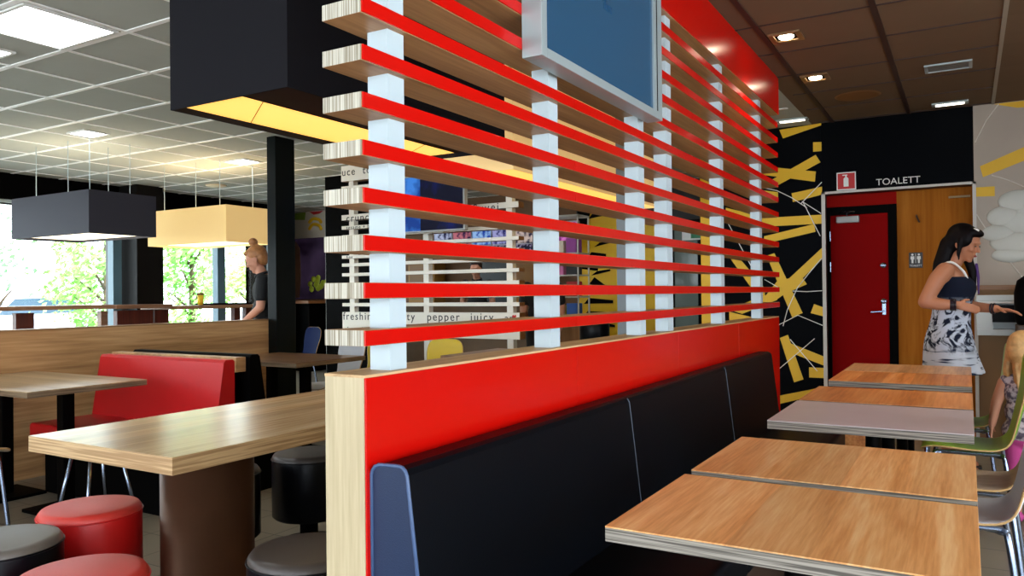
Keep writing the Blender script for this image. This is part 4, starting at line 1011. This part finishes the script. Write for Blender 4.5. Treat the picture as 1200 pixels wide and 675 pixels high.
def hand(bm, w, d, nrm, s=1., curl=.35, side=1):
    """w wrist, d finger direction, nrm palm normal"""
    d = Vector(d).normalized(); nrm = Vector(nrm).normalized(); sd = d.cross(nrm).normalized()*side; w = Vector(w)
    p = w+d*.045*s
    for k in (-1.4, -.5, .5, 1.4):
        cap(bm, w+sd*.010*k*s, .014*s, w+d*.085*s+sd*.0155*k*s, .0115*s)
    for i, (k, L_) in enumerate(((-1.4, .070), (-.5, .080), (.5, .074), (1.4, .058))):
        a = w+d*.088*s+sd*.0165*k*s; r = .0088*s
        d1 = (d+nrm*curl*.6).normalized(); b = a+d1*L_*.45*s
        d2 = (d+nrm*curl*1.6).normalized(); c_ = b+d2*L_*.32*s
        d3 = (d+nrm*curl*2.6).normalized(); e = c_+d3*L_*.25*s
        chain(bm, [(a, r*1.05), (b, r), (c_, r*.92), (e, r*.8)])
    a = w+d*.022*s-sd*.022*s; t1 = (d*.6-sd*.75+nrm*.35).normalized(); b = a+t1*.042*s; c_ = b+(d*.85-sd*.35+nrm*.4).normalized()*.032*s
    chain(bm, [(a, .013*s), (b, .0105*s), (c_, .0085*s)])
def loft(rings, n=32, cap_=True):
    bm = bmesh.new(); R_ = []
    for (z, cx, cy, rx, ry) in rings:
        R_.append([bm.verts.new((cx+rx*math.cos(2*PI*i/n), cy+ry*math.sin(2*PI*i/n), z)) for i in range(n)])
    for a, b in zip(R_, R_[1:]):
        for i in range(n): bm.faces.new((a[i], a[(i+1) % n], b[(i+1) % n], b[i]))
    return bm
SKIN = mat('skin_tan', (176, 118, 88), .5, spec=.35)
SKINL = mat('skin_light', (200, 140, 112), .5, spec=.35)
SHOE = mat('shoe_black', (16, 16, 18), .4)
# --- woman in the palm print dress (faces +X, a little towards the camera)
W = thing('person', 'dark-haired woman in a strappy palm-print dress, looking down with one arm stretched forward', 'person', (-.10, 6.2, 0))
ox, oy = -.10, 6.2
def g(x, y, z): return Vector((ox+x, oy+y, z))
hr = Matrix.Rotation(R(-22), 3, 'Z') @ Matrix.Rotation(R(20), 3, 'Y')
bm = bmesh.new()
hc = g(.085, -.01, 1.565)
head(bm, hc, 1.02, hr)
chain(bm, [(g(.055, 0, 1.50), .052), (g(.01, 0, 1.42), .054), (g(-.01, 0, 1.38), .07)])
ell(bm, g(-.005, 0, 1.31), (.10, .165, .10)); ell(bm, g(.0, 0, 1.17), (.095, .135, .12)); ell(bm, g(-.01, 0, 1.02), (.10, .145, .12)); ell(bm, g(-.02, 0, .90), (.12, .17, .13))
ell(bm, g(.065, -.07, 1.25), (.055, .06, .06)); ell(bm, g(.065, .07, 1.25), (.055, .06, .06))
for s in (-1, 1):
    chain(bm, [(g(-.02, s*.085, .86), .088), (g(.0, s*.09, .68), .075), (g(.01, s*.09, .48), .055), (g(-.02, s*.09, .32), .056), (g(-.035, s*.09, .09), .036)])
    chain(bm, [(g(-.05, s*.09, .045), .036), (g(.04, s*.10, .035), .034), (g(.13, s*.11, .025), .024)])
# near (right) arm: shoulder, elbow, wrist
chain(bm, [(g(-.03, -.155, 1.375), .060), (g(-.075, -.20, 1.32), .056), (g(-.135, -.245, 1.20), .047), (g(-.15, -.25, 1.165), .044)])
chain(bm, [(g(-.15, -.25, 1.165), .043), (g(-.06, -.25, 1.15), .042), (g(.035, -.235, 1.145), .029)])
hand(bm, g(.035, -.235, 1.145), (1, .25, -.25), (0, 1, -.3), .95, .5, side=-1)
# far (left) arm, tattooed forearm stretched forward
chain(bm, [(g(-.02, .155, 1.375), .058), (g(.0, .19, 1.27), .050), (g(.03, .12, 1.15), .044)])
chain(bm, [(g(.03, .12, 1.15), .042), (g(.12, .02, 1.13), .040), (g(.265, -.08, 1.115), .027)])
hand(bm, g(.265, -.08, 1.115), (1, -.3, -.12), (.1, -.2, -1), .95, .35)
wb = obj('body', bm, SKIN, W, True); remesh(wb, .007, 4)
DR = bpy.data.materials.new('palm_print_dress'); DR.use_nodes = True
nt = DR.node_tree; b_ = nt.nodes['Principled BSDF']; b_.inputs['Roughness'].default_value = .85; b_.inputs['Specular IOR Level'].default_value = .1; N = nt.nodes.new; L = nt.links.new
tc = N('ShaderNodeTexCoord'); sp = N('ShaderNodeSeparateXYZ'); L(tc.outputs['Object'], sp.inputs[0])
n1 = N('ShaderNodeTexNoise'); n1.inputs['Scale'].default_value = 9; n1.inputs['Detail'].default_value = 6; n1.inputs['Distortion'].default_value = 2.2; L(tc.outputs['Object'], n1.inputs['Vector'])
mp = N('ShaderNodeMapping'); mp.inputs['Scale'].default_value = (4, 4, 38); L(tc.outputs['Object'], mp.inputs['Vector'])
n2 = N('ShaderNodeTexNoise'); n2.inputs['Scale'].default_value = 1.; n2.inputs['Detail'].default_value = 5; L(mp.outputs[0], n2.inputs['Vector'])
r1 = N('ShaderNodeValToRGB'); r1.color_ramp.elements[0].position = .47; r1.color_ramp.elements[1].position = .55; r1.color_ramp.elements[0].color = lin((188, 198, 214))+(1,); r1.color_ramp.elements[1].color = lin((26, 32, 50))+(1,); L(n1.outputs[0], r1.inputs[0])
r2_ = N('ShaderNodeValToRGB'); r2_.color_ramp.elements[0].position = .53; r2_.color_ramp.elements[1].position = .60; r2_.color_ramp.elements[0].color = lin((196, 204, 216))+(1,); r2_.color_ramp.elements[1].color = lin((40, 50, 74))+(1,); L(n2.outputs[0], r2_.inputs[0])
mz = N('ShaderNodeMapRange'); mz.inputs['From Min'].default_value = .86; mz.inputs['From Max'].default_value = .80; L(sp.outputs['Z'], mz.inputs[0])
mi1 = N('ShaderNodeMix'); mi1.data_type = 'RGBA'; L(mz.outputs[0], mi1.inputs[0]); L(r1.outputs[0], mi1.inputs[6]); L(r2_.outputs[0], mi1.inputs[7])
mt = N('ShaderNodeMapRange'); mt.inputs['From Min'].default_value = 1.13; mt.inputs['From Max'].default_value = 1.20; L(sp.outputs['Z'], mt.inputs[0])
mi2 = N('ShaderNodeMix'); mi2.data_type = 'RGBA'; L(mt.outputs[0], mi2.inputs[0]); L(mi1.outputs[2], mi2.inputs[6]); mi2.inputs[7].default_value = lin((22, 28, 44))+(1,)
L(mi2.outputs[2], b_.inputs['Base Color'])
bm = loft([(1.335, ox-.005, oy, .118, .172), (1.29, ox+.02, oy, .135, .172), (1.24, ox+.022, oy, .138, .165), (1.16, ox+.005, oy, .118, .150), (1.08, ox, oy, .118, .152), (1.0, ox-.01, oy, .128, .168), (.90, ox-.02, oy, .148, .195), (.80, ox-.01, oy, .162, .208), (.72, ox+.0, oy, .178, .216), (.67, ox+.01, oy, .190, .222), (.665, ox+.01, oy, .178, .21), (.75, ox, oy, .16, .20)], 40)
for v in bm.verts:
    if v.co.z < .9:
        a = math.atan2(v.co.y-oy, v.co.x-ox); v.co.x += .010*math.sin(a*7); v.co.y += .010*math.cos(a*9)
ds = obj('dress', bm, DR, W, True); sm_ = ds.modifiers.new('smooth', 'SUBSURF'); sm_.levels = 1; sm_.render_levels = 1
HAIR = mat('black_hair', (8, 5, 8), .55, spec=.12, vary=.3, vscale=40)
bm = bmesh.new()
def HE(off, r): ell(bm, hc+hr @ Vector(off), r, hr)
HE((-.030, 0, .045), (.100, .090, .092)); HE((-.062, 0, -.01), (.072, .085, .10)); HE((.028, 0, .088), (.068, .074, .034))
for s in (-1, 1): HE((.005, s*.062, .035), (.062, .030, .060))
chain(bm, [(hc+hr @ Vector((-.085, -.02, -.03)), .06), (g(-.055, -.02, 1.42), .055), (g(-.085, -.03, 1.33), .035), (g(-.10, -.04, 1.26), .015)])
chain(bm, [(hc+hr @ Vector((-.02, .07, .03)), .035), (g(.10, .07, 1.47), .032), (g(.13, .06, 1.37), .028), (g(.135, .06, 1.26), .018)])
chain(bm, [(hc+hr @ Vector((.0, -.078, .03)), .020), (g(.05, -.085, 1.50), .014), (g(.05, -.09, 1.45), .006)])
h_ = obj('hair', bm, HAIR, W, True); remesh(h_, .008, 3)
bm = bmesh.new(); chain(bm, [(g(.155, .06, 1.42), .009), (g(.165, .055, 1.33), .009), (g(.165, .05, 1.22), .005)])
obj('hair_streak', bm, mat('purple_hair', (70, 30, 110), .5), h_, True)
bm = bmesh.new(); HE((.055, -.035, .112), (.022, .006, .010)); obj('hair_clip', bm, WHITE, h_, True)
for s in (-1, 1):
    bm = bmesh.new(); ell(bm, hc+hr @ Vector((.088, s*.031, .004)), (.006, .013, .004), hr); obj('eye', bm, mat('eye_dark', (24, 16, 14), .3), wb, True)
bm = bmesh.new(); ell(bm, hc+hr @ Vector((.096, 0, -.063)), (.006, .020, .007), hr); obj('lips', bm, mat('lips_red', (150, 50, 50), .4), wb, True)
for s in (-1, 1):
    bm = bmesh.new(); tube(bm, smoothpts([(ox+.105, oy+s*.085, 1.30), (ox+.075, oy+s*.095, 1.375), (ox+.0, oy+s*.10, 1.437), (ox-.075, oy+s*.09, 1.39), (ox-.10, oy+s*.08, 1.33)], 5), .008, 8)
    obj('strap', bm, WHITE, ds, True)
bm = bmesh.new()
for dx in (-.012, .0, .012):
    c0 = g(.015+dx, -.237, 1.146); pts = [c0+Vector((0, .034*math.cos(2*PI*i/20), .034*math.sin(2*PI*i/20))) for i in range(21)]
    tube(bm, pts, .0075, 8, False)
obj('bracelet', bm, mat('bracelet_black', (24, 12, 26), .3), W, True)
bm = bmesh.new()
for dx in (-.008, .008):
    c0 = g(.245+dx, -.066, 1.118); pts = [c0+Vector((.01*math.cos(2*PI*i/20), .031*math.cos(2*PI*i/20), .031*math.sin(2*PI*i/20))) for i in range(21)]
    tube(bm, pts, .006, 8, False)
obj('bracelet', bm, mat('bracelet_black', (24, 12, 26), .3), W, True)
for s in (-1, 1):
    bm = bmesh.new(); box(bm, ox-.09, ox+.17, oy+s*.10-.045, oy+s*.10+.045, 0, .018, .006); sh = obj('sandal', bm, SHOE, W)

# --- blond staff woman by the windows, in black polo, looking down to the left
def staff(loc, rotz, skin, hairc, label, H=1., pose='bend', bun=False, tilt=24, shirt=(14, 15, 18)):
    t = thing('person', label, 'person', (0, 0, 0))
    def q(x, y, z): return Vector((x, y, z))*H
    hrot = Matrix.Rotation(R(tilt), 3, 'Y'); hc = q(.075, 0, 1.575)
    bm = bmesh.new(); head(bm, hc, 1.0*H, hrot)
    chain(bm, [(q(.05, 0, 1.50), .05), (q(.0, 0, 1.40), .055)])
    ell(bm, q(-.01, 0, 1.27), (.10, .17, .14)); ell(bm, q(.0, 0, 1.08), (.10, .14, .15)); ell(bm, q(-.01, 0, .93), (.115, .16, .12))
    for s in (-1, 1):
        chain(bm, [(q(-.01, s*.085, .88), .085), (q(.0, s*.09, .50), .058), (q(-.02, s*.09, .10), .042)])
        chain(bm, [(q(-.04, s*.09, .04), .036), (q(.13, s*.10, .03), .028)])
        a, b, c_ = (q(-.02, s*.18, 1.37), q(-.01, s*.21, 1.12), q(.16, s*.16, .98)) if s > 0 or pose != 'down' else (q(-.02, s*.18, 1.37), q(.0, s*.22, 1.12), q(.06, s*.20, .90))
        chain(bm, [(a, .055), (b, .042)]); chain(bm, [(b, .041), (c_, .027)])
        d = (c_-b).normalized(); hand(bm, c_, d, (0, -s, -.2), .95, .4, side=s)
    bd = obj('body', bm, skin, t, True); remesh(bd, .008, 4)
    bm = bmesh.new()
    ell(bm, q(-.01, 0, 1.27), (.118, .185, .155)); ell(bm, q(.0, 0, 1.08), (.115, .155, .16)); ell(bm, q(-.01, 0, .95), (.128, .172, .12)); ell(bm, q(.0, 0, 1.39), (.075, .10, .05))
    for s in (-1, 1): chain(bm, [(q(-.02, s*.17, 1.37), .067), (q(-.012, s*.20, 1.22), .062)])
    sh = obj('polo_shirt', bm, mat('shirt_%d' % shirt[0], shirt, .8), t, True); remesh(sh, .009, 3)
    bm = bmesh.new(); tube(bm, [(.03*math.cos(a)*2+.02, .06*math.sin(a), 1.435*H-.02*math.cos(a)) for a in [2*PI*i/20 for i in range(21)]], .014, 8, False)
    obj('collar', bm, mat('shirt_%d' % shirt[0], shirt, .8), sh, True)
    bm = bmesh.new(); ell(bm, q(-.01, 0, .93), (.125, .17, .13))
    for s in (-1, 1): chain(bm, [(q(-.01, s*.085, .88), .10), (q(.0, s*.09, .50), .076), (q(-.02, s*.09, .10), .062)])
    tr_ = obj('trousers', bm, mat('trousers_dark', (18, 18, 20), .8), t, True); remesh(tr_, .01, 3)
    for s in (-1, 1):
        bm = bmesh.new(); chain(bm, [(q(-.05, s*.09, .045), .043), (q(.06, s*.10, .04), .042), (q(.14, s*.10, .036), .034)]); obj('shoe', bm, SHOE, t, True)
    hm = mat('hair_%d' % hairc[0], hairc, .5, vary=.25, vscale=40)
    bm = bmesh.new()
    for off, r in (((-.028, 0, .045), (.100, .086, .088)), ((-.055, 0, .0), (.068, .080, .085)), ((.022, 0, .088), (.062, .068, .028))): ell(bm, hc+hrot @ (Vector(off)*H), [v*H for v in r], hrot)
    if bun: ell(bm, hc+hrot @ (Vector((-.05, 0, .16))*H), (.045, .045, .042)); ell(bm, hc+hrot @ (Vector((-.045, 0, .125))*H), (.028, .028, .03))
    hh = obj('hair', bm, hm, t, True); remesh(hh, .007, 2)
    for s in (-1, 1):
        bm = bmesh.new(); ell(bm, hc+hrot @ (Vector((.088, s*.031, .004))*H), (.006, .013, .004), hrot); obj('eye', bm, mat('eye_dark', (24, 16, 14), .3), bd, True)
    t.location = loc; t.rotation_euler = (0, 0, rotz)
    return t
staff((-5.93, 5.30, 0), R(216), SKINL, (170, 112, 64), 'blond person with a hair bun and black polo shirt looking down beside the window counter', 1.025, 'down', True, 26)
staff((-5.95, 9.15, 0), R(-70), SKINL, (40, 26, 20), 'dark-haired person in black behind the service counter', 1.02, 'bend', False, 10)
staff((-3.95, 7.35, 0), R(120), SKINL, (206, 160, 60), 'fair-haired person in black by the display case, seen between slats', .96, 'down', True, 18, (12, 12, 14))

# --- child standing behind the chairs
C_ = thing('person', 'small long-haired blond child in a patterned top standing at the right edge', 'person', (.26, 4.95, 0))
kx, ky = .26, 4.95
def k_(x, y, z): return Vector((kx+x, ky+y, z))
bm = bmesh.new(); hk = k_(0, .01, .905); rk = Matrix.Rotation(R(70), 3, 'Z') @ Matrix.Rotation(R(12), 3, 'Y')
head(bm, hk, .88, rk)
chain(bm, [(k_(0, .0, .83), .034), (k_(0, 0, .77), .040)]); ell(bm, k_(0, 0, .70), (.100, .068, .075)); ell(bm, k_(0, 0, .59), (.088, .07, .09)); ell(bm, k_(0, 0, .50), (.095, .075, .07))
for s in (-1, 1):
    chain(bm, [(k_(s*.048, 0, .47), .052), (k_(s*.05, .01, .28), .038), (k_(s*.05, -.005, .06), .026)])
    chain(bm, [(k_(s*.05, -.01, .03), .026), (k_(s*.055, .08, .022), .020)])
chain(bm, [(k_(-.095, 0, .745), .033), (k_(-.135, -.01, .63), .027), (k_(-.155, .0, .515), .019)]); hand(bm, k_(-.155, 0, .515), (-.1, .1, -1), (1, 0, 0), .68, .35)
chain(bm, [(k_(.095, 0, .745), .033), (k_(.13, .02, .63), .027), (k_(.10, .10, .54), .019)]); hand(bm, k_(.10, .10, .54), (-.3, 1, 0), (-1, 0, 0), .68, .35)
cb = obj('body', bm, SKINL, C_, True); remesh(cb, .006, 3)
PT = bpy.data.materials.new('patterned_cloth'); PT.use_nodes = True; nt = PT.node_tree; n_ = nt.nodes.new('ShaderNodeTexNoise'); n_.inputs['Scale'].default_value = 45
rr = nt.nodes.new('ShaderNodeValToRGB'); rr.color_ramp.elements[0].position = .45; rr.color_ramp.elements[1].position = .58; rr.color_ramp.elements[0].color = lin((90, 80, 96))+(1,); rr.color_ramp.elements[1].color = lin((190, 180, 186))+(1,)
tcc = nt.nodes.new('ShaderNodeTexCoord'); nt.links.new(tcc.outputs['Object'], n_.inputs[0]); nt.links.new(n_.outputs[0], rr.inputs[0]); nt.links.new(rr.outputs[0], nt.nodes['Principled BSDF'].inputs['Base Color'])
bm = bmesh.new(); ell(bm, k_(0, 0, .70), (.110, .080, .085)); ell(bm, k_(0, 0, .59), (.100, .082, .10)); ell(bm, k_(0, 0, .49), (.115, .095, .08)); chain(bm, [(k_(-.08, 0, .755), .040), (k_(.08, 0, .755), .040)])
tp_ = obj('patterned_top', bm, PT, C_, True); remesh(tp_, .008, 3)
bm = bmesh.new(); ell(bm, k_(0, 0, .45), (.10, .08, .06))
for s in (-1, 1): chain(bm, [(k_(s*.048, 0, .45), .058), (k_(s*.05, .01, .28), .046), (k_(s*.05, -.005, .11), .034)])
sk = obj('leggings', bm, mat('pink_cloth', (196, 70, 140), .8), C_, True); remesh(sk, .008, 3)
for s in (-1, 1):
    bm = bmesh.new(); chain(bm, [(k_(s*.05, -.02, .034), .033), (k_(s*.052, .04, .032), .031), (k_(s*.056, .09, .028), .026)]); obj('shoe', bm, mat('pink_shoe', (200, 80, 150), .6), C_, True)
bm = bmesh.new()
for off, r in (((-.028, 0, .045), (.100, .086, .088)), ((-.055, 0, .0), (.068, .080, .085)), ((.022, 0, .088), (.062, .068, .028))): ell(bm, hk+rk @ (Vector(off)*.9), [v*.9 for v in r], rk)
qq = random.Random(9)
for i in range(34):
    a = R(128)*(qq.random()*2-1)+PI
    px_ = hk+rk @ Vector((math.cos(a)*.070, math.sin(a)*.072, .03))
    p2 = px_+Vector((qq.uniform(-.02, .01), qq.uniform(-.03, .0), -.12)); p3 = p2+Vector((qq.uniform(-.03, .02), qq.uniform(-.02, .03), -.14-qq.uniform(0, .06)))
    chain(bm, [(px_, .018), (p2, .014), (p3, .006)])
ch = obj('hair', bm, mat('child_blond', (190, 150, 96), .5, vary=.2, vscale=40), C_, True); remesh(ch, .006, 1)

# ------------------------------------------------------------------ light
w = bpy.data.worlds.new('sky'); scene.world = w; w.use_nodes = True
bg = w.node_tree.nodes['Background']; bg.inputs['Color'].default_value = (.82, .91, 1, 1); bg.inputs['Strength'].default_value = 7
sun = bpy.data.lights.new('sun', 'SUN'); sun.energy = 14; sun.angle = R(1); sun.color = (1, .95, .85)
so = bpy.data.objects.new('sun', sun); COL.objects.link(so)
so.rotation_euler = Vector((-.75, .25, -1)).to_track_quat('-Z', 'Y').to_euler()
vs = scene.view_settings; vs.view_transform = 'Standard'; vs.look = 'None'; vs.exposure = .12; vs.gamma = 1; vs.use_curve_mapping = False
scene.cycles.use_denoising = True
scene.cycles.max_bounces = 8
scene.cycles.sample_clamp_indirect = 6
